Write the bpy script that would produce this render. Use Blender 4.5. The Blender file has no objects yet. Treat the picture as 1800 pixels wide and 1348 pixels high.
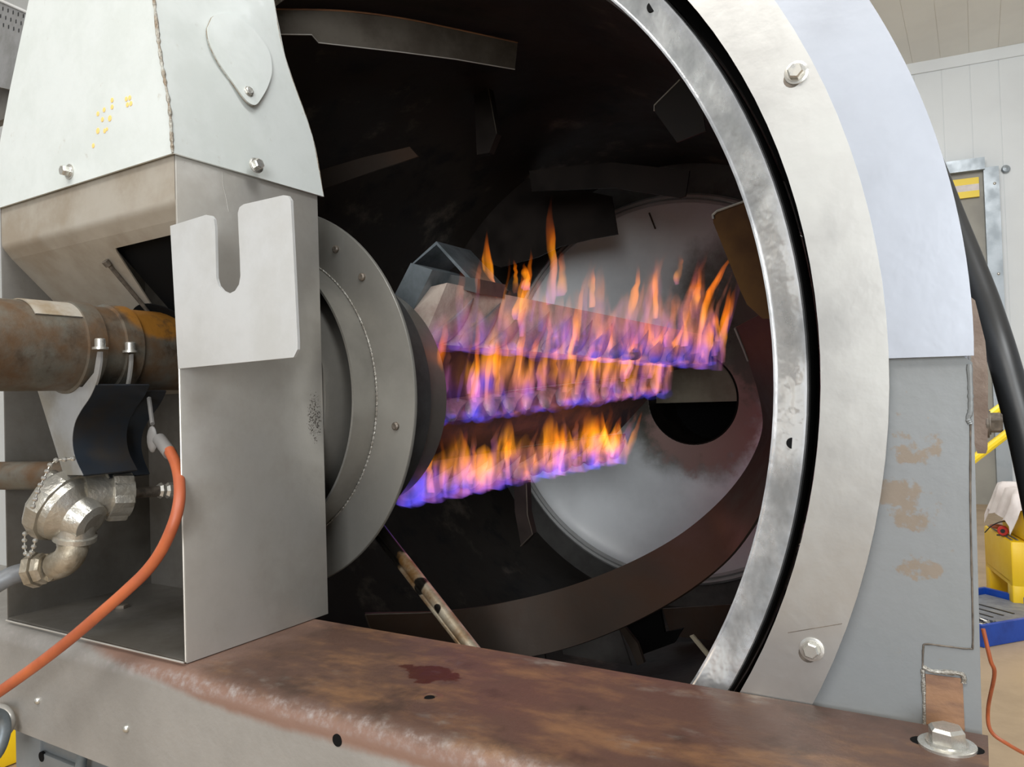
import bpy, bmesh, math, random
from mathutils import Vector, Matrix
random.seed(7)
V = Vector
PI = math.pi
S = bpy.context.scene
COL = S.collection
# ------------------------------------------------------------------ camera
F = 1338.0
XC = V((2186, 96, 1338)).normalized()
YC = V((820, -2, -1338)); YC = (YC - XC * YC.dot(XC)).normalized()
ZC = XC.cross(YC)
ROT = Matrix((XC, YC, ZC))                      # camera axes -> world axes (columns = camera x, y, z)
cam_d = bpy.data.cameras.new('camera')
cam_d.sensor_width = 36.0
cam_d.lens = F / 1800 * 36
cam_d.clip_start = 0.02
cam = bpy.data.objects.new('camera', cam_d)
COL.objects.link(cam)
cam.matrix_world = ROT.to_4x4()
S.camera = cam
# ------------------------------------------------------------------ world, lights, exposure
FLOOR = -1.2
CEIL = 3.36
w = bpy.data.worlds.new('world'); S.world = w; w.use_nodes = True
bg = w.node_tree.nodes['Background']
bg.inputs[0].default_value = (0.93, 0.96, 1.0, 1)
bg.inputs[1].default_value = 0.5
def area(name, loc, target, sx, sy, power, col=(1, 1, 1)):
    l = bpy.data.lights.new(name, 'AREA'); l.shape = 'RECTANGLE'; l.size = sx; l.size_y = sy
    l.energy = power; l.color = col
    o = bpy.data.objects.new(name, l); COL.objects.link(o); o.location = loc
    o.rotation_euler = (V(target) - V(loc)).to_track_quat('-Z', 'Y').to_euler()
    return o
area('ceiling_lamp_front', (-0.9, -1.7, 3.2), (-0.7, 0.8, 0), 2.6, 1.4, 160, (1, 0.98, 0.95))
area('ceiling_lamp_side', (1.2, -0.2, 3.2), (-0.5, 0.9, 0.2), 1.4, 1.4, 110, (0.95, 0.98, 1))
area('drum_fill_light', (1.35, -2.7, 0.55), (-1.1, 2.3, 0.05), 1.5, 1.5, 115, (0.95, 0.98, 1))  # unseen fill light added to brighten the rear disc inside the drum
area('ceiling_lamp_far', (0.4, 4.6, 3.1), (0.7, 6.0, 0), 2.5, 2.0, 125, (1, 1, 1))
S.view_settings.view_transform = 'Standard'
S.view_settings.look = 'None'
S.view_settings.exposure = 0.05
S.view_settings.gamma = 1.0
S.view_settings.use_curve_mapping = False

# ------------------------------------------------------------------ geometry helpers
def ray(x, y): return ROT @ V((x - 900, -(y - 674), -F))
def at(x, y, **k):
    (a, v), = k.items()
    d = ray(x, y); i = 'XYZ'.index(a)
    return d * (v / d[i])
def onplane(x, y, p0, n):
    d = ray(x, y); return d * (V(p0).dot(n) / d.dot(n))

def new_obj(name, bm, mat, parent=None, origin=None, smooth=0.6):
    bmesh.ops.recalc_face_normals(bm, faces=bm.faces)
    for f in bm.faces: f.smooth = True
    for e in bm.edges:
        if len(e.link_faces) != 2 or e.calc_face_angle(0) > smooth: e.smooth = False
    if origin is None:
        if parent is not None: origin = V(parent['_o'])
        else:
            xs = [v.co for v in bm.verts]
            origin = V((sum(c.x for c in xs) / len(xs), sum(c.y for c in xs) / len(xs), min(c.z for c in xs)))
    for v in bm.verts: v.co -= V(origin)
    me = bpy.data.meshes.new(name); bm.to_mesh(me); bm.free()
    if mat: me.materials.append(mat)
    o = bpy.data.objects.new(name, me); COL.objects.link(o)
    o['_o'] = list(origin)
    if parent is not None:
        o.parent = parent; o.location = V(origin) - V(parent['_o'])
    else: o.location = origin
    return o
def tag(o, label=None, cat=None, group=None, kind=None):
    if label: o['label'] = label
    if cat: o['category'] = cat
    if group: o['group'] = group
    if kind: o['kind'] = kind
    return o
def thing(name, loc, label, cat, group=None):
    o = bpy.data.objects.new(name, None); COL.objects.link(o); o.location = loc; o['_o'] = list(loc)
    o.empty_display_size = 0.05
    return tag(o, label, cat, group)

def B(): return bmesh.new()
def face(bm, pts):
    return bm.faces.new([bm.verts.new(V(p)) for p in pts])
def prism(bm, pts, ext):
    ext = V(ext); n = len(pts)
    a = [bm.verts.new(V(p)) for p in pts]; b = [bm.verts.new(V(p) + ext) for p in pts]
    bm.faces.new(a); bm.faces.new(b[::-1])
    for i in range(n): bm.faces.new((a[i], b[i], b[(i + 1) % n], a[(i + 1) % n]))
def box(bm, x0, x1, y0, y1, z0, z1, bev=0):
    t = B() if bev else bm
    prism(t, [(x0, y0, z0), (x1, y0, z0), (x1, y1, z0), (x0, y1, z0)], (0, 0, z1 - z0))
    if bev:
        bmesh.ops.bevel(t, geom=t.edges[:], offset=bev, segments=2, affect='EDGES', profile=0.5)
        m = bpy.data.meshes.new('t'); t.to_mesh(m); t.free(); bm.from_mesh(m); bpy.data.meshes.remove(m)
def frame(axis):
    a = V(axis).normalized(); u = a.orthogonal().normalized(); return a, u, a.cross(u)
def rev(bm, prof, o, axis, seg=32, a0=0, a1=2 * PI, closed=False, ref=None):
    """profile [(radius, height)] turned about axis through o"""
    a, u, v = frame(axis)
    if ref is not None:
        u = V(ref); u = (u - a * u.dot(a)).normalized(); v = a.cross(u)
    full = abs(a1 - a0 - 2 * PI) < 1e-6
    n = seg if full else seg + 1
    rings = []
    for k in range(n):
        t = a0 + (a1 - a0) * k / seg
        d = u * math.cos(t) + v * math.sin(t)
        rings.append([bm.verts.new(V(o) + a * h + d * max(r, 1e-5)) for r, h in prof])
    m = len(prof)
    for k in range(seg):
        A, C = rings[k], rings[(k + 1) % n]
        for i in range(m if closed else m - 1):
            j = (i + 1) % m
            bm.faces.new((A[i], A[j], C[j], C[i]))
def spline(pts, n=8):
    pts = [V(p) for p in pts]; out = []
    P_ = [pts[0] * 2 - pts[1]] + pts + [pts[-1] * 2 - pts[-2]]
    for i in range(1, len(P_) - 2):
        for k in range(n):
            t = k / n
            a, b, c, d = P_[i - 1:i + 3]
            out.append(0.5 * ((2 * b) + (c - a) * t + (2 * a - 5 * b + 4 * c - d) * t * t + (3 * b - a - 3 * c + d) * t ** 3))
    out.append(pts[-1]); return out
def tube(bm, pts, r, seg=12, cap=True):
    pts = [V(p) for p in pts]; n = len(pts)
    rs = r if isinstance(r, (list, tuple)) else [r] * n
    t0 = (pts[1] - pts[0]).normalized(); u = t0.orthogonal().normalized(); rings = []
    for i, p in enumerate(pts):
        t = (pts[min(i + 1, n - 1)] - pts[max(i - 1, 0)]).normalized()
        u = (u - t * u.dot(t)).normalized(); v = t.cross(u)
        rings.append([bm.verts.new(p + (u * math.cos(2 * PI * k / seg) + v * math.sin(2 * PI * k / seg)) * rs[i]) for k in range(seg)])
    for i in range(n - 1):
        for k in range(seg):
            bm.faces.new((rings[i][k], rings[i][(k + 1) % seg], rings[i + 1][(k + 1) % seg], rings[i + 1][k]))
    if cap: bm.faces.new(rings[0][::-1]); bm.faces.new(rings[-1])
def grid_sheet(bm, A, Bp, thick):
    """sheet between two rails, with thickness"""
    n = len(A); A = [V(p) for p in A]; Bp = [V(p) for p in Bp]
    rows = []
    for i in range(n):
        t = A[min(i + 1, n - 1)] - A[max(i - 1, 0)]
        nn = t.cross(Bp[i] - A[i]).normalized() * thick
        rows.append([bm.verts.new(p) for p in (A[i], Bp[i], Bp[i] + nn, A[i] + nn)])
    for i in range(n - 1):
        for k in range(4):
            bm.faces.new((rows[i][k], rows[i][(k + 1) % 4], rows[i + 1][(k + 1) % 4], rows[i + 1][k]))
    bm.faces.new(rows[0][::-1]); bm.faces.new(rows[-1])
def blob(bm, c, ax, rs, seg=12, rg=7):
    a, b, d = ax
    v = []
    for i in range(1, rg):
        t = PI * i / rg
        v.append([bm.verts.new(V(c) + a * rs[0] * math.cos(t) + (b * rs[1] * math.cos(2 * PI * k / seg) + d * rs[2] * math.sin(2 * PI * k / seg)) * math.sin(t)) for k in range(seg)])
    p0 = bm.verts.new(V(c) + a * rs[0]); p1 = bm.verts.new(V(c) - a * rs[0])
    for k in range(seg):
        k2 = (k + 1) % seg
        bm.faces.new((p0, v[0][k], v[0][k2])); bm.faces.new((p1, v[-1][k2], v[-1][k]))
        for i in range(rg - 2): bm.faces.new((v[i][k], v[i + 1][k], v[i + 1][k2], v[i][k2]))

# ------------------------------------------------------------------ materials
def mat(name, col, metallic=0.0, rough=0.5, var=None, scale=8, bump=0.0, bscale=60, layers=(), stretch=None, rvar=0.1, spec=0.5):
    """var: second colour mixed by noise. layers: [(colour, noise scale, lo, hi, [spots])] ; a spot = (x,y,z,rx,ry,rz)"""
    m = bpy.data.materials.new(name); m.use_nodes = True
    nt = m.node_tree; N = nt.nodes; L = nt.links
    bs = N['Principled BSDF']
    bs.inputs['Metallic'].default_value = metallic; bs.inputs['Roughness'].default_value = rough
    bs.inputs['Specular IOR Level'].default_value = spec
    geo = N.new('ShaderNodeNewGeometry')
    pos = geo.outputs['Position']
    def noise(sc, det=6, st=None, ro=0.6):
        n = N.new('ShaderNodeTexNoise'); n.inputs['Scale'].default_value = sc; n.inputs['Detail'].default_value = det
        n.inputs['Roughness'].default_value = ro
        if st:
            mp = N.new('ShaderNodeMapping'); mp.inputs['Scale'].default_value = st
            L.new(pos, mp.inputs[0]); L.new(mp.outputs[0], n.inputs[0])
        else: L.new(pos, n.inputs[0])
        return n.outputs[0]
    def mix(a, b, f):
        x = N.new('ShaderNodeMix'); x.data_type = 'RGBA'
        for s, v in ((6, a), (7, b)):
            if isinstance(v, tuple): x.inputs[s].default_value = (*v[:3], 1)
            else: L.new(v, x.inputs[s])
        if isinstance(f, float): x.inputs[0].default_value = f
        else: L.new(f, x.inputs[0])
        return x.outputs[2]
    def rng(v, lo, hi, a=0.0, b=1.0):
        r = N.new('ShaderNodeMapRange'); r.interpolation_type = 'SMOOTHSTEP'
        for i, q in zip((1, 2, 3, 4), (lo, hi, a, b)): r.inputs[i].default_value = q
        L.new(v, r.inputs[0]); return r.outputs[0]
    def math_(op, a, b=None):
        x = N.new('ShaderNodeMath'); x.operation = op
        for i, v in enumerate((a, b)):
            if v is None: continue
            if isinstance(v, (int, float)): x.inputs[i].default_value = v
            else: L.new(v, x.inputs[i])
        return x.outputs[0]
    c = col
    nz = noise(scale, 6, stretch)
    if var: c = mix(col, var, rng(nz, 0.35, 0.68))
    for lay in layers:
        lc, sc, lo, hi, spots = lay[:5]; wgt = lay[5] if len(lay) > 5 else 1.0
        fac = rng(noise(sc, 8, None, 0.65), lo, hi)
        if spots:
            tot = None
            for sx, sy, sz, rx, ry, rz in spots:
                mp = N.new('ShaderNodeMapping'); mp.vector_type = 'TEXTURE'
                mp.inputs['Location'].default_value = (sx, sy, sz); mp.inputs['Scale'].default_value = (rx, ry, rz)
                L.new(pos, mp.inputs[0])
                ln = N.new('ShaderNodeVectorMath'); ln.operation = 'LENGTH'; L.new(mp.outputs[0], ln.inputs[0])
                g = rng(ln.outputs['Value'], 0.35, 1.15, 1, 0)
                tot = g if tot is None else math_('MAXIMUM', tot, g)
            # the spot decides where, the noise frays its rim
            nn = noise(sc, 8, None, 0.65)
            fac = rng(math_('ADD', math_('MULTIPLY', tot, wgt), nn), lo, hi)
        c = mix(c, lc, fac)
    if isinstance(c, tuple): bs.inputs['Base Color'].default_value = (*c, 1)
    else: L.new(c, bs.inputs['Base Color'])
    if rvar:
        L.new(rng(nz, 0.3, 0.7, max(rough - rvar, 0.05), min(rough + rvar, 1)), bs.inputs['Roughness'])
    if bump:
        bp = N.new('ShaderNodeBump'); bp.inputs['Strength'].default_value = bump; bp.inputs['Distance'].default_value = 0.004
        L.new(noise(bscale, 4), bp.inputs['Height']); L.new(bp.outputs[0], bs.inputs['Normal'])
    return m
def spot(p, rx, ry=None, rz=None): return (p[0], p[1], p[2], rx, ry or rx, rz or rx)

ZB = -0.307
M = {}
M['hood'] = mat('hood_paint', (0.62, 0.65, 0.63), 0.2, 0.5, (0.54, 0.57, 0.545), 9, 0.12, 25,
    layers=[((0.30, 0.24, 0.17), 45, 0.62, 0.85, None)])
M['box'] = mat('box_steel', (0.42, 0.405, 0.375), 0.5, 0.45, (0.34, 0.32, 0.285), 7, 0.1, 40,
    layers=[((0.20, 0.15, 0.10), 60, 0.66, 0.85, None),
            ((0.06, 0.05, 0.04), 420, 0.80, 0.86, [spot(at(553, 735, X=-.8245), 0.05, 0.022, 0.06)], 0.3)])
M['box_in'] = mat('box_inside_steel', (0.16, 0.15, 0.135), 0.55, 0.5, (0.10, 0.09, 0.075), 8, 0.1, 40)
M['soffit'] = mat('soffit_steel', (0.42, 0.38, 0.32), 0.4, 0.5, (0.30, 0.25, 0.19), 9, 0.1, 40)
M['clean'] = mat('clean_stainless', (0.54, 0.545, 0.54), 0.35, 0.42, (0.46, 0.46, 0.445), 11, 0.05, 60)
M['ring2'] = mat('brushed_ring', (0.50, 0.49, 0.465), 0.9, 0.42, (0.43, 0.43, 0.41), 6, 0.08, 30)
M['outer'] = mat('pale_housing', (0.36, 0.38, 0.42), 0.7, 0.45, (0.32, 0.34, 0.38), 5, 0.1, 22)
M['dent'] = mat('hammered_ring_steel', (1.0, 1.0, 1.0), 0.8, 0.24, (0.42, 0.43, 0.44), 9, 1.0, 12)  # noise colour paints the light and dark of the dents, besides the bump
M['column'] = mat('column_paint', (0.20, 0.21, 0.215), 0.25, 0.42, (0.175, 0.185, 0.185), 6, 0.1, 40,
    layers=[((0.20, 0.165, 0.13), 55, 0.66, 0.76, [spot(at(1610, 790, Y=.797), .03, .03, .022), spot(at(1605, 880, Y=.797), .03, .03, .04),
             spot(at(1560, 860, Y=.797), .02, .03, .025), spot(at(1612, 1000, Y=.797), .03, .03, .016)], 0.25),
            ((0.24, 0.2, 0.16), 120, 0.7, 0.8, None)])
M['rust'] = mat('rust_brown', (0.115, 0.052, 0.028), 0.15, 0.55, (0.21, 0.095, 0.04), 14, 0.25, 90)
M['patch'] = mat('orange_rust', (0.24, 0.13, 0.07), 0.1, 0.6, (0.15, 0.08, 0.05), 20, 0.2, 90, stretch=(1, 1, 4))
M['gap'] = mat('black_gap', (0.004, 0.004, 0.004), 0, 0.8, rvar=0, spec=0.1)
M['soot'] = mat('sooty_wall', (0.015, 0.011, 0.008), 0.2, 0.6, (0.025, 0.019, 0.014), 4, 0.3, 12,
    layers=[((0.003, 0.003, 0.003), 9, 0.52, 0.7, None), ((0.11, 0.09, 0.07), 5, 0.56, 0.72, None)])
M['flight'] = mat('brown_flight_steel', (0.07, 0.055, 0.045), 0.6, 0.42, (0.06, 0.035, 0.022), 5, 0.1, 30)
M['flight_top'] = mat('grey_flight_steel', (0.12, 0.105, 0.085), 0.5, 0.5, (0.06, 0.048, 0.036), 12, 0.1, 30)
M['dark'] = mat('dark_steel', (0.018, 0.014, 0.012), 0.4, 0.5, (0.03, 0.022, 0.018), 8)
M['bronze'] = mat('heat_tinted_steel', (0.12, 0.055, 0.012), 0.7, 0.4, (0.07, 0.03, 0.012), 6)
M['edge'] = mat('bright_edge', (0.5, 0.48, 0.44), 0.5, 0.4, rvar=0)
DC = V((-0.829, 2.29, 0.017)); HC = V((-0.776, 2.29, -0.016))
M['disc'] = mat('rear_disc_steel', (0.95, 0.97, 0.98), 0.3, 0.4, (0.80, 0.82, 0.83), 3, 0.05, 20,
    layers=[((0.13, 0.12, 0.095), 5, 0.85, 1.5, [spot((-0.56, 2.29, 0.20), 0.42, 1, 0.40), spot(HC, 0.36, 1, 0.34)]),
            ((0.38, 0.24, 0.21), 22, 0.95, 1.35, [spot(HC + V((.03, 0, -.06)), 0.27, 1, 0.26)]),
            ((0.06, 0.05, 0.045), 30, 1.35, 1.7, [spot(HC + V((.1, 0, .2)), 0.16, 1, 0.10)])])
M['rearplate'] = mat('rear_wall_steel', (0.17, 0.165, 0.155), 0.6, 0.45, (0.09, 0.085, 0.08), 7, 0.05, 20)
M['tan'] = mat('tan_baffle', (0.34, 0.30, 0.22), 0.2, 0.6, (0.26, 0.22, 0.16), 12)
M['flange'] = mat('flange_steel', (0.27, 0.26, 0.235), 0.6, 0.42, (0.20, 0.19, 0.17), 5, 0.06, 40)
M['flange_dk'] = mat('flange_back_steel', (0.13, 0.135, 0.135), 0.6, 0.45, (0.06, 0.062, 0.062), 9, 0.1, 40)
M['weld'] = mat('weld_bead', (0.36, 0.35, 0.32), 0.7, 0.4, (0.22, 0.2, 0.17), 80, 0.6, 300)
M['weld_dk'] = mat('dirty_weld', (0.20, 0.15, 0.10), 0.4, 0.5, (0.40, 0.40, 0.36), 70, 0.8, 220)
M['bolt'] = mat('bolt_steel', (0.60, 0.59, 0.55), 0.8, 0.32, (0.45, 0.43, 0.38), 90)
M['bolt_dk'] = mat('sooty_bolt', (0.10, 0.085, 0.07), 0.6, 0.5, (0.18, 0.15, 0.12), 120)
M['pipe'] = mat('rusty_pipe', (0.125, 0.12, 0.10), 0.4, 0.5, (0.10, 0.055, 0.025), 16, 0.2, 70,
    layers=[((0.30, 0.13, 0.02), 18, 1.05, 1.4, [spot((-1.0, 0.66, 0.13), 0.06, 0.09, 0.05)]), ((0.06, 0.04, 0.025), 22, 0.5, 0.7, None)])
M['pipe_sheet'] = mat('pipe_scale_sheet', (0.40, 0.37, 0.32), 0.3, 0.5, (0.25, 0.19, 0.12), 24)
M['strap'] = mat('strap_steel', (0.36, 0.36, 0.36), 0.5, 0.42, (0.26, 0.24, 0.2), 12)
M['strap_dk'] = mat('strap_blue_steel', (0.035, 0.045, 0.06), 0.6, 0.4, (0.05, 0.04, 0.03), 10)
M['alu'] = mat('cast_aluminium', (0.50, 0.48, 0.43), 0.75, 0.36, (0.36, 0.33, 0.27), 26, 0.4, 70)
M['brassy'] = mat('dirty_fitting', (0.42, 0.37, 0.29), 0.6, 0.4, (0.25, 0.21, 0.15), 40, 0.3, 90)
M['orange'] = mat('orange_cable', (0.42, 0.105, 0.035), 0, 0.42, (0.32, 0.075, 0.028), 15)
M['grey'] = mat('grey_sleeve', (0.13, 0.125, 0.12), 0, 0.6, (0.17, 0.16, 0.15), 30)
M['greyhose'] = mat('grey_hose', (0.17, 0.18, 0.19), 0.1, 0.45, (0.12, 0.12, 0.12), 20)
M['black'] = mat('black_rubber', (0.012, 0.013, 0.014), 0, 0.4, rvar=0)
M['ceramic'] = mat('burner_refractory', (0.42, 0.35, 0.30), 0.1, 0.6, (0.30, 0.22, 0.19), 18, 0.5, 60)
M['fin'] = mat('burner_fin_steel', (0.26, 0.24, 0.25), 0.4, 0.5, (0.16, 0.13, 0.13), 20, 0.3, 60)
M['burner_dk'] = mat('burner_side', (0.09, 0.045, 0.03), 0.2, 0.6, (0.04, 0.03, 0.035), 14)
M['bluegrey'] = mat('blue_grey_steel', (0.20, 0.23, 0.25), 0.5, 0.45, (0.10, 0.12, 0.13), 14)
M['pilot'] = mat('stained_tube', (0.48, 0.42, 0.32), 0.6, 0.35, (0.20, 0.10, 0.03), 22,
    layers=[((0.012, 0.01, 0.008), 30, 0.95, 1.2, [spot(at(690, 960, Y=.98), .07, .08, .07), spot(at(740, 1030, Y=.93), .02), spot(at(765, 1070, Y=.9), .012)])])
M['wall'] = mat('white_wall_panel', (0.72, 0.755, 0.765), 0, 0.5, (0.69, 0.72, 0.73), 1.5)
M['ceil'] = mat('ceiling_panel', (0.86, 0.85, 0.79), 0, 0.6, (0.82, 0.81, 0.76), 1.5)
M['trim'] = mat('galvanised_trim', (0.38, 0.42, 0.45), 0.5, 0.4, (0.30, 0.34, 0.37), 6)
M['beige'] = mat('grey_beige_door', (0.33, 0.32, 0.28), 0, 0.6, (0.29, 0.28, 0.25), 3)
M['floor'] = mat('tan_floor', (0.42, 0.31, 0.20), 0, 0.5, (0.34, 0.25, 0.16), 2.5)
M['yellow'] = mat('yellow_plastic', (0.90, 0.60, 0.01), 0, 0.4, (0.85, 0.54, 0.01), 4)
M['ypaint'] = mat('yellow_paint', (0.85, 0.62, 0.02), 0, 0.4, rvar=0)
M['white'] = mat('white_cloth', (0.75, 0.70, 0.68), 0, 0.8, (0.66, 0.60, 0.58), 14, 0.4, 14)
M['red'] = mat('red_plastic', (0.55, 0.03, 0.02), 0, 0.4, rvar=0)
M['blue'] = mat('blue_plastic', (0.01, 0.07, 0.42), 0, 0.4, (0.01, 0.05, 0.3), 9)
M['traygrey'] = mat('grey_tray_liner', (0.25, 0.27, 0.30), 0.3, 0.5, (0.16, 0.17, 0.2), 12)
M['brown_bar'] = mat('brown_bar', (0.16, 0.115, 0.085), 0.2, 0.5, (0.11, 0.07, 0.05), 16, 0.2, 60)
M['mark'] = mat('yellow_wax', (0.80, 0.50, 0.16), 0, 0.6, rvar=0)
M['bracket'] = mat('stamped_grey', (0.22, 0.22, 0.22), 0.3, 0.5, (0.16, 0.16, 0.155), 20)
# beam: painted face below, rusty top, scuffed fold between
def beam_mat():
    m = mat('beam_paint_and_rust', (0.27, 0.255, 0.235), 0.15, 0.42, (0.225, 0.21, 0.19), 7, 0.2, 70)
    nt = m.node_tree; N = nt.nodes; L = nt.links; bs = N['Principled BSDF']
    base = bs.inputs['Base Color'].links[0].from_socket
    geo = N.new('ShaderNodeNewGeometry')
    def noise(sc, st=(1, 1, 1)):
        mp = N.new('ShaderNodeMapping'); mp.inputs['Scale'].default_value = st; L.new(geo.outputs['Position'], mp.inputs[0])
        n = N.new('ShaderNodeTexNoise'); n.inputs['Scale'].default_value = sc; n.inputs['Detail'].default_value = 8; n.inputs['Roughness'].default_value = 0.65
        L.new(mp.outputs[0], n.inputs[0]); return n.outputs[0]
    def rng(v, a, b, c=0.0, d=1.0):
        r = N.new('ShaderNodeMapRange'); r.interpolation_type = 'SMOOTHSTEP'
        for i, q in zip((1, 2, 3, 4), (a, b, c, d)): r.inputs[i].default_value = q
        L.new(v, r.inputs[0]); return r.outputs[0]
    def mix(a, b, f):
        x = N.new('ShaderNodeMix'); x.data_type = 'RGBA'
        for s, v in ((6, a), (7, b)):
            if isinstance(v, tuple): x.inputs[s].default_value = (*v, 1)
            else: L.new(v, x.inputs[s])
        L.new(f, x.inputs[0]); return x.outputs[2]
    def mt(op, a, b):
        x = N.new('ShaderNodeMath'); x.operation = op
        for i, v in enumerate((a, b)):
            if isinstance(v, (int, float)): x.inputs[i].default_value = v
            else: L.new(v, x.inputs[i])
        return x.outputs[0]
    def spotf(p, r, lo=0.5, hi=1.0, nsc=25, amp=1.0):
        mp = N.new('ShaderNodeMapping'); mp.vector_type = 'TEXTURE'; mp.inputs['Location'].default_value = p; mp.inputs['Scale'].default_value = r
        L.new(geo.outputs['Position'], mp.inputs[0]); ln = N.new('ShaderNodeVectorMath'); ln.operation = 'LENGTH'; L.new(mp.outputs[0], ln.inputs[0])
        return rng(mt('ADD', ln.outputs['Value'], mt('MULTIPLY', noise(nsc), amp)), lo, hi, 1, 0)
    rust = mix((0.090, 0.050, 0.036), (0.19, 0.10, 0.05), rng(noise(9, (1, 2.2, 1)), 0.45, 0.72))
    rust = mix(rust, (0.06, 0.035, 0.025), rng(noise(16), 0.52, 0.72))
    rust = mix(rust, (0.22, 0.20, 0.17), rng(noise(6, (1, 1.6, 1)), 0.58, 0.75))
    st = at(757, 1185, Z=ZB)
    rust = mix(rust, (0.055, 0.016, 0.008), spotf(tuple(st), (0.05, 0.028, 0.1), 1.55, 1.65, 30, 1.7))
    sep = N.new('ShaderNodeSeparateXYZ'); L.new(geo.outputs['Position'], sep.inputs[0])
    z = mt('ADD', sep.outputs[2], mt('MULTIPLY', mt('SUBTRACT', noise(14), 0.5), 0.016))
    # the boundary of the rust rises towards the left, under the box
    zl = mt('ADD', z, mt('MULTIPLY', mt('MINIMUM', mt('ADD', sep.outputs[0], 0.72), 0.0), 0.10))
    c = mix(base, (0.20, 0.12, 0.09), rng(zl, -0.342, -0.332))
    c = mix(c, rust, rng(zl, -0.322, -0.309))
    # worn bright scuffs on the fold
    sc = mt('MULTIPLY', rng(z, -0.329, -0.321), rng(z, -0.314, -0.308, 1, 0))
    c = mix(c, (0.30, 0.27, 0.255), mt('MULTIPLY', sc, rng(noise(90), 0.40, 0.85)))
    c = mix(c, (0.25, 0.15, 0.06), rng(noise(34), 0.70, 0.80))
    L.new(c, bs.inputs['Base Color'])
    return m
M['beam'] = beam_mat()

def flame_mat(name, stops, dens, nscale=22, st=(1, 1, 0.25), lo=0.40, hi=0.66, floor_=0.15):
    m = bpy.data.materials.new(name); m.use_nodes = True
    nt = m.node_tree; N = nt.nodes; L = nt.links
    for n in list(N):
        if n.type == 'BSDF_PRINCIPLED': N.remove(n)
    out = [n for n in N if n.type == 'OUTPUT_MATERIAL'][0]
    em = N.new('ShaderNodeEmission'); L.new(em.outputs[0], out.inputs['Volume'])
    tc = N.new('ShaderNodeTexCoord'); sp = N.new('ShaderNodeSeparateXYZ'); L.new(tc.outputs['Generated'], sp.inputs[0])
    geo = N.new('ShaderNodeNewGeometry')
    mp = N.new('ShaderNodeMapping'); mp.inputs['Rotation'].default_value = (0, -0.35, 0); mp.inputs['Scale'].default_value = st; L.new(geo.outputs['Position'], mp.inputs[0])
    nz = N.new('ShaderNodeTexNoise'); nz.inputs['Scale'].default_value = nscale; nz.inputs['Detail'].default_value = 2; nz.inputs['Distortion'].default_value = 0.6
    L.new(mp.outputs[0], nz.inputs[0])
    n2 = N.new('ShaderNodeTexNoise'); n2.inputs['Scale'].default_value = nscale * 0.6; n2.inputs['Detail'].default_value = 1
    L.new(geo.outputs['Position'], n2.inputs[0])
    ad = N.new('ShaderNodeMath'); ad.operation = 'MULTIPLY_ADD'; L.new(n2.outputs[0], ad.inputs[0]); ad.inputs[1].default_value = 0.9
    sb = N.new('ShaderNodeMath'); sb.operation = 'SUBTRACT'; L.new(sp.outputs[2], sb.inputs[0]); sb.inputs[1].default_value = 0.45
    L.new(sb.outputs[0], ad.inputs[2])
    cr = N.new('ShaderNodeValToRGB'); L.new(ad.outputs[0], cr.inputs[0])
    e = cr.color_ramp.elements
    e[0].position, e[0].color = stops[0][0], (*stops[0][1], 1)
    e[1].position, e[1].color = stops[-1][0], (*stops[-1][1], 1)
    for p, c in stops[1:-1]:
        q = e.new(p); q.color = (*c, 1)
    L.new(cr.outputs[0], em.inputs[0])
    r = N.new('ShaderNodeMapRange'); L.new(nz.outputs[0], r.inputs[0]); r.interpolation_type = 'SMOOTHSTEP'
    for i, q in zip((1, 2, 3, 4), (lo, hi, dens * floor_, dens)): r.inputs[i].default_value = q
    fd = N.new('ShaderNodeMapRange'); L.new(sp.outputs[2], fd.inputs[0]); fd.interpolation_type = 'SMOOTHSTEP'
    for i, q in zip((1, 2, 3, 4), (0.6, 1.0, 1.0, 0.15)): fd.inputs[i].default_value = q
    mu = N.new('ShaderNodeMath'); mu.operation = 'MULTIPLY'; L.new(r.outputs[0], mu.inputs[0]); L.new(fd.outputs[0], mu.inputs[1])
    L.new(mu.outputs[0], em.inputs[1])
    return m
OR = (1.0, 0.20, 0.004); OY = (1.0, 0.33, 0.01); VI = (0.42, 0.12, 0.36); BL = (0.07, 0.07, 0.75); PK = (0.8, 0.25, 0.15)
M['fl_orange'] = flame_mat('flame_orange', [(0.0, VI), (0.15, PK), (0.35, OY), (0.7, OR), (1.0, (0.6, 0.09, 0.02))], 46)
M['fl_violet'] = flame_mat('flame_violet', [(0.0, BL), (0.35, VI), (0.65, PK), (0.85, (0.8, 0.15, 0.02)), (1.0, (0.3, 0.04, 0.1))], 15)
M['fl_blue'] = flame_mat('flame_blue', [(0.0, BL), (0.6, (0.1, 0.08, 0.8)), (1.0, VI)], 13)
M['sheet_top'] = flame_mat('flame_sheet_violet', [(0.0, BL), (0.25, VI), (0.5, PK), (0.7, OR), (1.0, (0.5, 0.1, 0.2))], 20, 34, (1, 1, 0.18), 0.42, 0.68, 0.12)
M['sheet_low'] = flame_mat('flame_sheet_orange', [(0.0, BL), (0.2, VI), (0.35, PK), (0.55, OY), (1.0, OR)], 38, 30, (1, 1, 0.2), 0.42, 0.66, 0.08)

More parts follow.
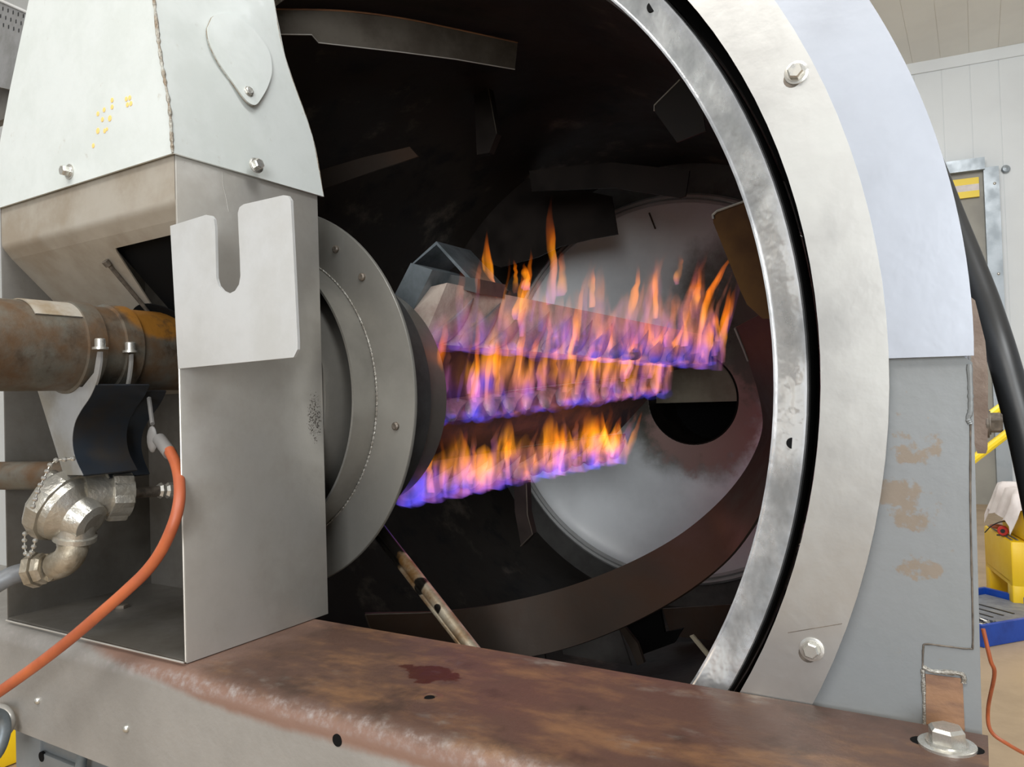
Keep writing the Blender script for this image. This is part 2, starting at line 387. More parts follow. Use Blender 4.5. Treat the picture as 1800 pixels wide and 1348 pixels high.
# ------------------------------------------------------------------ part helpers
def bolt(parent, c, axis, r, h=None, wr=None, m=None, washer=True):
    m = m or M['bolt']; axis = V(axis).normalized(); h = h or r * 0.9; wr = wr or r * 1.45
    c = V(c); wt = r * 0.18
    b = B()
    st = wt if washer else 0
    rev(b, [(0, st), (r * .98, st), (r, st + h * .1), (r, st + h * .82), (r * .82, st + h), (0, st + h)], c, axis, 6)
    if washer: rev(b, [(0, wt), (r * 1.15, wt), (r * 1.15, wt + h * .12), (0, wt + h * .12)], c, axis, 20)
    o = new_obj('bolt', b, m, parent)
    if washer:
        b = B(); rev(b, [(0, -0.0006), (wr, -0.0006), (wr, wt * .8), (wr * .94, wt), (0, wt)], c, axis, 28)
        new_obj('washer', b, m, o)
    return o
def hole(parent, c, axis, r, name='hole'):
    b = B(); rev(b, [(0, 0.0006), (r, 0.0006), (r * 1.02, -0.003), (0, -0.003)], c, axis, 18)
    return new_obj(name, b, M['gap'], parent)
def arc(cx, cz, r, y, a0, a1, n): return [V((cx + r * math.cos(a0 + (a1 - a0) * k / n), y, cz + r * math.sin(a0 + (a1 - a0) * k / n))) for k in range(n + 1)]
D = math.radians
NY = (0, -1, 0)
# =================================================================== SETTING
wd = V((0.9905, 0.1374, 0)); wn = V((0.1374, -0.9905, 0)); wp = V((0, 9.0, 0))
def st(name, bm, m, parent=None):
    o = new_obj(name, bm, m, parent)
    if parent is None: o['kind'] = 'structure'
    return o
b = B(); box(b, -6.2, 5, -4, 11.5, FLOOR - 0.05, FLOOR); st('floor', b, M['floor'])
b = B(); box(b, -6.2, 5, -4, 11.5, CEIL, CEIL + 0.05); ceil_o = st('ceiling', b, M['ceil'])
b = B(); c0 = wp - wd * 6.2; c1 = wp + wd * 5.0
prism(b, [V((c0.x, c0.y, FLOOR)), V((c1.x, c1.y, FLOOR)), V((c1.x, c1.y, CEIL)), V((c0.x, c0.y, CEIL))], -wn * 0.1)
wall = st('wall_back', b, M['wall'])
# ribbed wall panels, seen between the machine and the right edge of the frame
for k in range(-8, 12):
    b = B(); a0 = wp + wd * (0.05 + k * 0.25) + wn * 0.0; a1 = a0 + wd * 0.243
    prism(b, [V((a0.x, a0.y, FLOOR)), V((a1.x, a1.y, FLOOR)), V((a1.x, a1.y, CEIL - 0.06)), V((a0.x, a0.y, CEIL - 0.06))], wn * 0.006)
    o = new_obj('wall_panel', b, M['wall'], wall)
b = B(); a0 = wp - wd * 1.6 + wn * 0.013; a1 = wp + wd * 3
prism(b, [V((a0.x, a0.y, CEIL - 0.12)), V((a1.x, a1.y, CEIL - 0.12)), V((a1.x, a1.y, CEIL)), V((a0.x, a0.y, CEIL))], wn * 0.02)
st('trim_1', b, M['wall'])
for k in range(-6, 8):
    b = B(); x = 0.05 + k * 0.25
    prism(b, [(x, 1.0, CEIL - .004), (x + 0.245, 1.0, CEIL - .004), (x + 0.245, 9.0, CEIL - .004), (x, 9.0, CEIL - .004)], (0, 0, 0.004))
    new_obj('ceiling_panel', b, M['ceil'], ceil_o)
b = B(); box(b, -6.2, -6.1, -4, 11.5, FLOOR, CEIL); st('wall_left', b, M['wall'])
# door opening with galvanised frame
def onw(x, y, off=0.03): return onplane(x, y, wp + wn * off, wn)
dr = onw(1733, 300, .03); dtop = onw(1700, 287, .03).z
def alongw(p): return (p - wp).dot(wd)
dx1 = alongw(dr); dx0 = dx1 - 1.1
def wbox(bm, u0, u1, z0, z1, d0, d1):
    q = [wp + wd * u0 + wn * d0, wp + wd * u1 + wn * d0]
    prism(bm, [V((q[0].x, q[0].y, z0)), V((q[1].x, q[1].y, z0)), V((q[1].x, q[1].y, z1)), V((q[0].x, q[0].y, z1))], wn * (d1 - d0))
b = B(); wbox(b, dx0, dx1, FLOOR, dtop - 0.1, 0.013, 0.03)
door = st('door_1', b, M['beige'])
for nm, u0, u1, z0, z1, d in (('jamb', dx1 - 0.03, dx1 + 0.10, FLOOR, dtop - 0.08, .09), ('jamb', dx0 - 0.1, dx0, FLOOR, dtop - 0.05, .09), ('lintel', dx0 - .1, dx1 - 0.02, dtop - 0.10, dtop + 0.02, .12)):
    b = B(); wbox(b, u0, u1, z0, z1, 0.013, d); new_obj(nm, b, M['trim'], door)
for i in range(3):
    p = wp + wd * (dx1 + 0.06) + wn * 0.09; p.z = dtop - 0.25 - i * 0.9
    b = B(); blob(b, p, (wn, wd, V((0, 0, 1))), (0.008, 0.014, 0.014)); new_obj('rivet', b, M['bolt'], door)
p = onw(1768, 297, .03); b = B(); rev(b, [(0, 0.03), (0.03, 0.022), (0.04, 0), (0, 0)], p, wn, 16); new_obj('wall_rivet', b, M['trim'], wall)
# yellow/white panel seen through the door
t = thing('striped_barrier', wp + wd * (dx1 - .45) + V((0, 0, 2.0)), 'yellow barrier board with a white stripe inside the far doorway', 'barrier')
za = onw(1700, 315).z; zc = onw(1700, 349).z; h3 = (za - zc) / 3
for i, mm in enumerate(('ypaint', 'white', 'ypaint')):
    b = B(); wbox(b, dx1 - .75, dx1 - 0.07, za - h3 * (i + 1), za - h3 * i, 0.035, 0.07); new_obj('board', b, M[mm], t)

# =================================================================== BACKGROUND THINGS, right
# yellow step stool, turned so that its left flank shows
def flo(x, y): return at(x, y, Z=FLOOR)
SA = at(1776, 952, Y=4.7); SB = at(1729, 930, Y=5.2)
su = V((SB.x - SA.x, SB.y - SA.y, 0)); sw = su.length; su.normalize(); sv = V((su.y, -su.x, 0))
if sv.x < 0: sv = -sv
def loc(a, c, z): return V((SA.x, SA.y, 0)) + su * a + sv * c + V((0, 0, z))
def lbox(bm, a0, a1, c0, c1, z0, z1, bev=0.012):
    t_ = B(); prism(t_, [loc(a0, c0, z0), loc(a1, c0, z0), loc(a1, c1, z0), loc(a0, c1, z0)], (0, 0, z1 - z0))
    if bev: bmesh.ops.bevel(t_, geom=t_.edges[:], offset=bev, segments=2, affect='EDGES', profile=0.5)
    m_ = bpy.data.meshes.new('t'); t_.to_mesh(m_); t_.free(); bm.from_mesh(m_); bpy.data.meshes.remove(m_)
t = thing('step_stool', loc(.2, .3, FLOOR), 'yellow plastic two-step stool on the floor beyond the machine', 'step stool')
zl = SA.z; zt = at(1790, 862, Y=4.9).z
b = B(); lbox(b, 0, sw, 0, .22, zl - .24, zl); new_obj('lower_step', b, M['yellow'], t)
b = B(); lbox(b, .0, sw, .03, .62, zt - .50, zt - .0, .02) if False else lbox(b, -.02, sw * .75, .06, .60, zl + .001, zt, .02); new_obj('upper_step', b, M['yellow'], t)
for (a, c) in ((0, 0), (sw - .09, 0), (0, .52), (sw - .09, .52)):
    b = B(); lbox(b, a, a + .09, c, c + .09, FLOOR, zl - .22, .01); new_obj('leg', b, M['yellow'], t)
b = B(); lbox(b, .03, sw - .03, .0, .03, FLOOR + .18, zl - .22, .004); new_obj('apron', b, M['yellow'], t)
b = B(); lbox(b, .03, sw - .03, .2, .60, zl - .24, zl - .002, .01); new_obj('body', b, M['yellow'], t)
for k in range(2):
    b = B(); lbox(b, .04, sw - .03, .012 + k * .026, .022 + k * .026, zl - .001, zl + .004, .001); new_obj('grip_strip', b, M['grey'], t)
b = B(); n = 16; vs = []
for i in range(n + 1):
    row = []
    for j in range(n + 1):
        u = -1.3 + 2.6 * i / n; v = -1.5 + 2.5 * j / n
        ox = max(-1, min(1, u)); oy = max(-1, min(1, v)); ex = abs(u - ox) + abs(v - oy)
        row.append(b.verts.new(loc(sw * .38 + .19 * ox + .05 * (u - ox) + .012 * math.sin(7 * v), .24 + .20 * oy + .10 * (v - oy) + .012 * math.sin(9 * u), zt + .018 + .012 * math.sin(5 * u + 3 * v) - ex * .30)))
    vs.append(row)
for i in range(n):
    for j in range(n): b.faces.new((vs[i][j], vs[i + 1][j], vs[i + 1][j + 1], vs[i][j + 1]))
o = new_obj('cloth', b, M['white'], smooth=2); tag(o, 'white cloth draped over the upper step of the yellow stool', 'cloth')
md = o.modifiers.new('s', 'SOLIDIFY'); md.thickness = 0.004
p = at(1763, 932, Y=4.85); p.z = zl + 0.031
t = thing('tape_measure', (p.x, p.y, zl + .004), 'small red tape measure lying on the lower yellow step', 'tape measure')
b = B(); rev(b, [(0, -.015), (.022, -.015), (.026, -.01), (.026, .01), (.022, .015), (0, .015)], p, (0.1, 1, 0), 20); new_obj('case', b, M['red'], t)
b = B(); rev(b, [(0, .015), (.011, .015), (.011, .018), (0, .018)], p, (-0.1, -1, 0), 16); new_obj('centre_cap', b, M['black'], t)
b = B(); box(b, p.x - .03, p.x + .02, p.y - .010, p.y + .010, p.z - .028, p.z - .022, .001); new_obj('foot', b, M['black'], t)
b = B(); tube(b, spline([at(1731, 936, Y=4.95), at(1742, 925, Y=4.95), at(1756, 918, Y=4.95), at(1768, 916, Y=4.95)]), .003, 8)
tag(new_obj('thin_cord', b, M['black']), 'thin black cord arching beside the red tape measure', 'cord')
b = B(); blob(b, at(1752, 925, Y=5.0), (V((1, 0, 0)), V((0, 1, 0)), V((0, 0, 1))), (.035, .03, .014))
tag(new_obj('orange_rag', b, M['orange']), 'crumpled orange scrap behind the red tape measure', 'rag')
# blue tray on the floor with metal shavings
T0 = flo(1729, 1139); T1 = flo(1900, 1108); tu = (T1 - T0); tu.z = 0; tw = .62; tu.normalize(); tv = V((-tu.y, tu.x, 0)); td = .50
def tl(a, c, z): return T0 + tu * a + tv * c + V((0, 0, z))
t = thing('parts_tray', tl(.3, .25, 0), 'blue plastic tray full of metal scraps beside the yellow stool', 'tray')
def tb(bm, a0, a1, c0, c1, z0, z1): prism(bm, [tl(a0, c0, z0), tl(a1, c0, z0), tl(a1, c1, z0), tl(a0, c1, z0)], (0, 0, z1 - z0))
b = B(); tb(b, 0, tw, 0, td, .002, .012); new_obj('tray_floor', b, M['blue'], t)
for q in ((0, tw, 0, .02), (0, tw, td - .02, td), (0, .02, .02, td - .02), (tw - .02, tw, .02, td - .02)):
    b = B(); tb(b, *q, .012, .10); new_obj('tray_side', b, M['blue'], t)
b = B(); tb(b, .20, tw - .03, .05, td - .03, .06, .07); new_obj('liner', b, M['traygrey'], t)
for k in range(3):
    b = B(); tb(b, .24 + k * .07, .252 + k * .07, .15, .40, .07, .0725); new_obj('slot', b, M['black'], t)
b = B()
for k in range(320):
    q = tl(.04 + random.random() * .15, .04 + random.random() * .40, .03 + random.random() * .05)
    d = V((random.uniform(-1, 1), random.uniform(-1, 1), random.uniform(-.4, .4))).normalized() * random.uniform(.006, .016)
    e = d.orthogonal().normalized() * .003
    prism(b, [q - d - e, q + d - e, q + d + e, q - d + e], (0, 0, .002))
tag(new_obj('metal_shavings', b, M['bolt']), 'heap of shiny metal shavings in the blue tray', 'shavings', kind='stuff')
# yellow safety rails far behind
for (a, c, lb) in (((1700, 760), (1830, 664), 'upper sloping yellow handrail behind the machine at right'), ((1700, 816), (1830, 716), 'lower sloping yellow handrail behind the machine at right')):
    b = B(); p, q = at(*a, Y=4.6), at(*c, Y=4.9); tube(b, [p, q], .022, 10)
    tag(new_obj('handrail', b, M['ypaint']), lb, 'handrail')
# thin red cable on the floor
b = B(); tube(b, spline([at(1728, 1105, Y=1.6), at(1741, 1160, Y=1.6), at(1748, 1185, Y=1.62), at(1737, 1245, Y=1.7), at(1742, 1285, Y=1.7), at(1775, 1310, Y=1.7), at(1815, 1332, Y=1.75)]), .0035, 8)
tag(new_obj('red_cable', b, M['orange']), 'thin red cable hanging beside the right edge of the grey column', 'cable')
# black hose
b = B(); tube(b, spline([at(1500, 60, Y=1.4), at(1590, 190, Y=1.34), at(1638, 290, Y=1.28), at(1675, 385, Y=1.22), at(1705, 460, Y=1.17), at(1730, 525, Y=1.13), at(1756, 605, Y=1.08), at(1780, 690, Y=1.05), at(1806, 790, Y=1.02), at(1850, 1000, Y=.98)]), .0165, 16)
tag(new_obj('black_hose', b, M['black']), 'thick black rubber hose hanging down behind the pale housing', 'hose')

# =================================================================== MACHINE FRAME
AX, AZ = -0.830, 0.028
# base beam
YF, YB = 0.556, 0.786
prof = [(YB, ZB)]
rr = 0.024
for k in range(9):
    a = PI / 2 * k / 8; prof.append((YF + rr - rr * math.sin(a), ZB - rr + rr * math.cos(a)))
prof += [(YF, -0.449), (YF + .006, -0.449), (YF + .006, ZB - .03), (YF + .03, ZB - .006), (YB, ZB - .006)]
t = thing('base_beam', (-0.7, 0.67, -0.45), 'long rust-topped steel beam with grey painted face under the machine', 'beam')
b = B(); n = len(prof); x0, x1 = -1.75, -0.004
NX = 2
va = [[b.verts.new((x, y, z)) for y, z in prof] for x in (x0, x1)]
for i in range(n): b.faces.new((va[0][i], va[0][(i + 1) % n], va[1][(i + 1) % n], va[1][i]))
b.faces.new(va[0][::-1]); b.faces.new(va[1])
new_obj('beam_channel', b, M['beam'], t)
# hidden rear support so the beam is a closed section
b = B(); box(b, x0, -.3, YF + .03, YB - .02, -0.45, ZB - .012); new_obj('beam_core', b, M['dark'], t)
wc = at(1665, 1311, Z=ZB)
tag(bolt(t, wc, (0, 0, 1), 0.0145, 0.014, 0.0225), 'large zinc hex bolt with wide washer')
b = B(); rev(b, [(0, .0003), (.0085, .0003), (.009, 0), (0, -.001)], wc + V((-.0195, 0.001, 0)), (0, 0, 1), 14); rev(b, [(0, .0003), (.0085, .0003), (.009, 0), (0, -.001)], wc + V((.0185, .002, 0)), (0, 0, 1), 14)
new_obj('slot_hole', b, M['gap'], t)
b = B(); c = at(755, 1226, Z=ZB); rev(b, [(0, .0002), (.006, .0002), (.0075, .0012), (.013, .0008), (.016, -.0003)], c, (0, 0, 1), 20); new_obj('dimple', b, M['beam'], t)
hole(t, at(755, 1227, Z=ZB) + V((0, 0, .0003)), (0, 0, 1), .0055)
hole(t, at(593, 1301, Y=YF), NY, .0062)
for p in ((67, 1231), (223, 1280)):
    b = B(); blob(b, at(*p, Y=YF), (V((0, 1, 0)), V((1, 0, 0)), V((0, 0, 1))), (.005, .0052, .0052)); new_obj('rivet', b, M['bolt'], t)
# lower rail and leg at the left
t = thing('lower_rail', (-1.1, 0.6, -.60), 'narrow grey rail tucked under the left end of the beam', 'rail')
b = B(); box(b, -1.21, -0.6, .585, .60, -.53, -.449, .002); new_obj('rail_web', b, M['column'], t)
b = B(); box(b, -1.24, -1.17, .58, .70, -1.2, -.447, .003); new_obj('leg', b, M['column'], t)
b = B(); box(b, -1.17, -0.6, .578, .595, -.60, -.485, .002); new_obj('rail_lip', b, M['column'], t)
hole(t, at(73, 1330, Y=.578), NY, .007)
b = B(); tube(b, [at(147, 1305, Y=.568), at(138, 1380, Y=.568)], .007, 12)
tag(new_obj('blue_grey_hose', b, M['bluegrey']), 'short blue-grey hose hanging below the beam edge', 'hose')
# column
CY = 0.797
t = thing('right_column', (-0.1, 0.85, -0.31), 'grey painted steel column with brown scuffs at the right of the opening', 'column')
b = B()
ar = arc(AX, AZ, 0.728, CY, D(-27.5), D(0), 24)
pts = ar + [V((-0.010, CY, 0.026)), V((-0.0035, CY, 0.020)), V((-0.0105, CY, -.45)), V((-.19, CY, -.45))]
prism(b, pts, (0, 0.004, 0)); new_obj('face_plate', b, M['column'], t)
b = B(); prism(b, [V((-0.0045, CY + .004, 0.02)), V((-0.0095, CY + .004, ZB)), V((-0.0135, CY + .004, ZB)), V((-0.0085, CY + .004, 0.02))], (0, 0.16, 0)); new_obj('side_flange', b, M['column'], t)
def wl(pts, r, m, parent, Y=CY - .0005, name='weld'):
    b = B(); q = spline([at(*p, Y=Y) for p in pts], 6)
    tube(b, q, [r * random.uniform(.8, 1.25) for _ in q], 8); return new_obj(name, b, m, parent)
wl([(1706, 745), (1706, 900), (1709, 1040), (1710, 1130), (1704, 1140), (1665, 1136), (1628, 1132), (1623, 1140), (1622, 1172)], .0008, M['bolt_dk'], t, name='seam_line')
wl([(1704, 640), (1706, 690), (1706, 722), (1702, 735), (1706, 745)], .0022, M['column'], t, name='weld_edge')
wl([(1622, 1172), (1640, 1180), (1670, 1182), (1692, 1186), (1694, 1200)], .0022, M['weld'], t)
wl([(1622, 1176), (1624, 1215), (1625, 1275)], .0018, M['weld'], t)
b = B(); prism(b, [at(*p, Y=CY - .0002) for p in ((1627, 1184), (1692, 1192), (1696, 1284), (1628, 1272))], (0, -.0008, 0)); new_obj('rusty_window', b, M['patch'], t)
# brown strap with bolt beside the column
t = thing('hinge_bar', (0.01, .95, -.08), 'brown rusty flat bar bolted beside the right edge of the column', 'bar')
b = B(); prism(b, [at(*p, Y=.93) for p in ((1704, 520), (1714, 528), (1732, 600), (1737, 660), (1736, 790), (1733, 797), (1718, 797), (1713, 780))], (0, .03, 0)); new_obj('bar', b, M['brown_bar'], t)
bolt(t, at(1735, 743, Y=.945), (1, 0, 0), .011, .012, m=M['bolt_dk'])
# outer housing plate
OCX, OCZ, OR_ = -.9534 * .795, .0544 * .795, .9516 * .795
t = thing('housing_plate', (-0.05, 0.82, 0.03), 'wide pale steel outer plate arching around the drum opening', 'plate')
b = B()
pts = arc(OCX, OCZ, OR_, .793, D(-1.2), D(118), 72) + arc(AX, AZ, .728, .793, D(118), D(0), 60)
pts[0] = at(1712, 625, Y=.793); pts[-1] = V((AX + .728, .793, at(1562, 629, Y=.793).z))
nA = 73
A_ = pts[:nA]; B_ = pts[nA:][::-1]
import bisect
def resamp(L_, n):
    d = [0]
    for i in range(1, len(L_)): d.append(d[-1] + (L_[i] - L_[i - 1]).length)
    o = []
    for k in range(n + 1):
        s = d[-1] * k / n; i = min(max(bisect.bisect_left(d, s), 1), len(d) - 1)
        f = (s - d[i - 1]) / max(d[i] - d[i - 1], 1e-9); o.append(L_[i - 1].lerp(L_[i], f))
    return o
grid_sheet(b, resamp(A_, 90), resamp(B_, 90), .004)
new_obj('plate_sheet', b, M['outer'], t)
b = B(); rev(b, [(OR_ - .006, 0), (OR_ - .006, .45), (OR_ - .010, .45), (OR_ - .010, 0)], (OCX, .7985, OCZ), (0, 1, 0), 60, a0=D(-120), a1=D(2), closed=True, ref=(1, 0, 0)); new_obj('side_shell', b, M['outer'], t)
for p in ((1562, 138), (1564, 190)): hole(t, at(*p, Y=.7925), NY, .0036)
# inner front ring
t = thing('front_ring', (-0.83, 0.79, -0.73), 'bolted flat satin steel ring around the drum mouth', 'ring')
b = B(); Y2 = .788
rings = []
for k in range(144):
    a = 2 * PI * k / 144; c_, s_ = math.cos(a), math.sin(a)
    o1 = V((-.8345 + .7647 * c_, Y2, .0326 + .7647 * s_)); i1 = V((-.8188 + .689 * c_, Y2, .033 + .689 * s_))
    rings.append([b.verts.new(q) for q in (o1, i1, i1 + V((0, .004, 0)), o1 + V((0, .004, 0)))])
for k in range(144):
    for i in range(4): b.faces.new((rings[k][i], rings[k][(i + 1) % 4], rings[(k + 1) % 144][(i + 1) % 4], rings[(k + 1) % 144][i]))
new_obj('ring_plate', b, M['ring2'], t)
for p in ((1400, 128), (1427, 1141)):
    q = at(*p, Y=Y2)
    bolt(t, q, NY, .0078, .007, .0115)
    b = B(); rev(b, [(0, .0004), (.0085, .0004), (.009, -.001), (0, -.001)], q + V((-.004, 0, -.005)), NY, 18); new_obj('slot', b, M['bolt_dk'], t)
b = B(); tube(b, [at(1385, 1112, Y=Y2), at(1480, 1096, Y=Y2)], .0004, 6); new_obj('joint_line', b, M['bolt_dk'], t)

# =================================================================== DRUM
t = thing('drum', (AX, 1.5, AZ - .70), 'soot-blackened rotating drum with a dented shiny mouth ring', 'drum')
b = B()
rev(b, [(.6855, .845), (.6855, .807), (.6845, .8045), (.682, .805), (.670, .812), (.655, .820), (.652, .8215), (.6505, .8200), (.6485, .8205), (.6480, .823), (.6495, .825), (.6495, .87), (.686, .87), (.686, .845)], (AX, 0, AZ), (0, 1, 0), 160, closed=True)
tag(new_obj('mouth_ring', b, M['dent'], t), 'dented shiny steel mouth ring')
b = B(); rev(b, [(.6905, .848), (.78, .848), (.78, .852), (.6905, .852)], (AX, 0, AZ), (0, 1, 0), 96, closed=True); rev(b, [(.6860, .8085), (.6872, .8085), (.6872, .86), (.6860, .86)], (AX, 0, AZ), (0, 1, 0), 160, closed=True); new_obj('gap_shade', b, M['gap'], t)  # black bands stand in for the shade in the gap round the mouth ring
for p in ((1146, 12), (1393, 779)): hole(t, at(*p, Y=.812) , (0.25, -1, 0), .0058)
b = B(); rev(b, [(.688, .87), (.688, 2.30), (.70, 2.30), (.70, .87)], (AX, 0, AZ), (0, 1, 0), 96, closed=True)
tag(new_obj('drum_wall', b, M['soot'], t), 'black sooty inner drum wall')
def cyl(a, Y, R): return V((AX + R * math.cos(D(a)), Y, AZ + R * math.sin(D(a))))
# mixing ribbon
inn = [(-107, 1.03), (-95, 1.16), (-85, 1.28), (-75, 1.39), (-65, 1.50), (-55, 1.60), (-45, 1.66), (-35, 1.72), (-25, 1.76), (-15, 1.765), (-5, 1.69), (5, 1.61), (14, 1.56)]
out = [(-107, 1.10), (-95, 1.19), (-85, 1.25), (-75, 1.32), (-65, 1.41), (-55, 1.49), (-45, 1.54), (-35, 1.52), (-25, 1.52), (-15, 1.52), (-5, 1.50), (5, 1.48), (14, 1.46)]
A_ = spline([cyl(a, y, .425) for a, y in inn], 5); B_ = spline([cyl(a, y, .53) for a, y in out], 5)
b = B(); grid_sheet(b, A_, B_, .005)
tag(new_obj('mixing_ribbon', b, M['flight'], t), 'long curved brown ribbon flight')
b = B(); tube(b, A_[:6], .0012, 6); tube(b, [A_[0], B_[0]], .0014, 6); new_obj('ribbon_edge', b, M['flight_top'], t)
b = B(); tube(b, A_[-6:], .003, 6); new_obj('ribbon_edge', b, M['edge'], t)
# struts from ribbon to wall
for (a, y, dx) in ((-82, 1.30, .03), (-30, 1.62, .03), (0, 1.55, .02)):
    b = B(); p = cyl(a, y, .52); q = cyl(a + 2, y - .02, .687); s = V((.012, .004, 0)); e = V((0, .004, 0))
    prism(b, [p - s, p + s, q + s, q - s], e); prism(b, [p - s, q - s, q - s + V((0, .03, 0)), p - s + V((0, .03, 0))], V((.003, 0, 0)))
    new_obj('ribbon_strut', b, M['dark'], t)
# bronze lifter on the right
def plate(pts, Y, th, m, name, label=None, bev=0):
    b = B(); q = [at(x, y, Y=(Y if isinstance(Y, (int, float)) else Y[i])) for i, (x, y) in enumerate(pts)]
    prism(b, q, (0, th, 0)); o = new_obj(name, b, m, t)
    if label: o['label'] = label
    return o
plate([(1258, 372), (1253, 378), (1254, 392), (1278, 452), (1302, 512), (1313, 535), (1340, 560), (1372, 560), (1360, 335), (1305, 356)], 1.32, .005, M['bronze'], 'lifter_plate', 'bronze heat-tinted lifter plate with a rounded corner')
b = B(); tube(b, [at(*p, Y=1.318) for p in ((1254, 385), (1253, 378), (1260, 371), (1305, 355), (1345, 340))], .0025, 8); new_obj('lifter_edge', b, M['edge'], t)
# upper grey flight
up = [(470, 17, .875), (485, 17, .888), (600, 20, .974), (700, 32, 1.057), (800, 52, 1.15), (910, 76, 1.25)]
lo = [(470, 60, .875), (548, 61, .93), (560, 75, .945), (700, 91, 1.057), (800, 104, 1.15), (905, 122, 1.25)]
b = B(); grid_sheet(b, [at(x, y, Y=Y) for x, y, Y in up], [at(x, y, Y=Y) for x, y, Y in lo], .004)
tag(new_obj('upper_flight', b, M['flight_top'], t), 'pale grey curved flight at the top of the drum')
b = B(); tube(b, spline([at(x, y - 1, Y=Y) for x, y, Y in up], 6), .0016, 6); new_obj('weld', b, M['rust'], t)
b = B(); tube(b, [at(x, y, Y=Y - .001) for x, y, Y in lo], .0010, 6); new_obj('flight_edge', b, M['edge'], t)
# dark flights
plate([(560, 300), (640, 276), (720, 258), (735, 275), (660, 300), (560, 335)], [1.2, 1.26, 1.32, 1.32, 1.26, 1.2], .004, M['flight'], 'lower_flight')
plate([(832, 140), (855, 138), (862, 170), (873, 235), (860, 268), (838, 272)], 1.45, .02, M['dark'], 'hanging_tab')
b = B(); tube(b, [at(*p, Y=1.449) for p in ((855, 138), (862, 175), (873, 235))], .0012, 6); new_obj('tab_edge', b, M['flight_top'], t)
plate([(1150, 195), (1149, 186), (1195, 140), (1230, 160), (1240, 230), (1190, 250)], 1.25, .004, M['dark'], 'side_tab')
b = B(); tube(b, [at(*p, Y=1.249) for p in ((1150, 195), (1150, 185), (1195, 140))], .0012, 6); new_obj('tab_edge', b, M['edge'], t)
plate([(870, 300), (1000, 330), (1075, 345), (1086, 412), (1040, 420), (985, 433), (945, 452), (880, 470), (800, 440)], 1.95, .005, M['dark'], 'rear_flight', 'black flight hiding the top left of the rear disc')
plate([(930, 300), (1075, 285), (1212, 300), (1205, 345), (1195, 348), (1080, 330), (935, 336)], 1.7, .005, M['dark'], 'rear_flight')
# hanging bracket low in the drum, debris
plate([(903, 845), (925, 845), (927, 900), (936, 938), (916, 960), (905, 900)], 1.45, .02, M['dark'], 'hanging_tab')
b = B(); tube(b, [at(*p, Y=1.449) for p in ((925, 850), (927, 905), (936, 939), (915, 960))], .0014, 6); new_obj('tab_edge', b, M['flight_top'], t)
plate([(1085, 1098), (1092, 1095), (1120, 1130), (1132, 1165), (1120, 1170), (1108, 1140)], 1.45, .01, M['flight'], 'ribbon_strut')
plate([(1160, 1072), (1168, 1112), (1200, 1105), (1185, 1130), (1130, 1150), (1095, 1100)], 1.55, .01, M['gap'], 'ribbon_strut')
plate([(1212, 1118), (1218, 1116), (1247, 1150), (1243, 1156)], 1.5, .006, M['tan'], 'ribbon_strut', 'pale worn strut end')
plate([(985, 1128), (1085, 1096), (1110, 1170), (990, 1150)], 1.62, .005, M['rearplate'], 'floor_flight')
plate([(1165, 1070), (1330, 1060), (1320, 1100), (1250, 1125), (1180, 1118)], 1.9, .005, M['flight'], 'floor_flight')
# rear wall and dished rear plate
t = thing('rear_plate', (DC.x, 2.3, DC.z - .6), 'silver dished rear plate with a round hole at the far end of the drum', 'plate')
b = B(); rev(b, [(.595, 0), (.70, 0), (.70, .01), (.595, .01)], (DC.x, 2.285, DC.z), (0, 1, 0), 96, closed=True); new_obj('rear_wall', b, M['rearplate'], t)
for (r0, yy) in ((.600, 2.278), (.585, 2.274)):
    b = B(); rev(b, [(r0 - .007, .006), (r0 - .007, 0), (r0, -.006), (r0 + .007, 0), (r0 + .007, .006)], (DC.x, yy, DC.z), (0, 1, 0), 96, closed=True); new_obj('rim_bead', b, M['clean'], t)
b = B()
nseg = 96; rws = []
for k in range(nseg):
    a = 2 * PI * k / nseg; d = V((math.cos(a), 0, math.sin(a)))
    row = []
    for s in (0, .08, .5, 1):
        p0 = DC + d * .592; p1 = HC + d * .1475
        p = p0.lerp(p1, s); p.y = 2.282 + (.03 * min(s / .08, 1)) + .05 * s
        row.append(b.verts.new(p))
    rws.append(row)
for k in range(nseg):
    for i in range(3): b.faces.new((rws[k][i], rws[k][i + 1], rws[(k + 1) % nseg][i + 1], rws[(k + 1) % nseg][i]))
new_obj('dished_disc', b, M['disc'], t, smooth=1.2)
b = B(); rev(b, [(.1475, .062), (.143, .055), (.143, .30), (.150, .30)], (HC.x, 2.30, HC.z), (0, 1, 0), 64); new_obj('outlet_tube', b, M['dark'], t)
b = B(); rev(b, [(0, 0), (.150, 0), (.150, .01), (0, .01)], (HC.x, 2.60, HC.z), (0, 1, 0), 48); new_obj('outlet_back', b, M['gap'], t)
zh = at(1230, 709, Y=2.42).z
b = B()
pts = [V((HC.x + .142 * math.cos(a), 2.42, HC.z + .142 * math.sin(a))) for a in [D(-5 + 190 * k / 24) for k in range(25)]]
pts = [p if p.z > zh else V((p.x, p.y, zh)) for p in pts]
prism(b, pts, (0, .004, 0)); tag(new_obj('baffle', b, M['tan'], t), 'half-round tan baffle')
b = B(); tube(b, [at(1141, 374, Y=2.28), at(1152, 402, Y=2.31)], .003, 6); new_obj('seam', b, M['bolt_dk'], t)

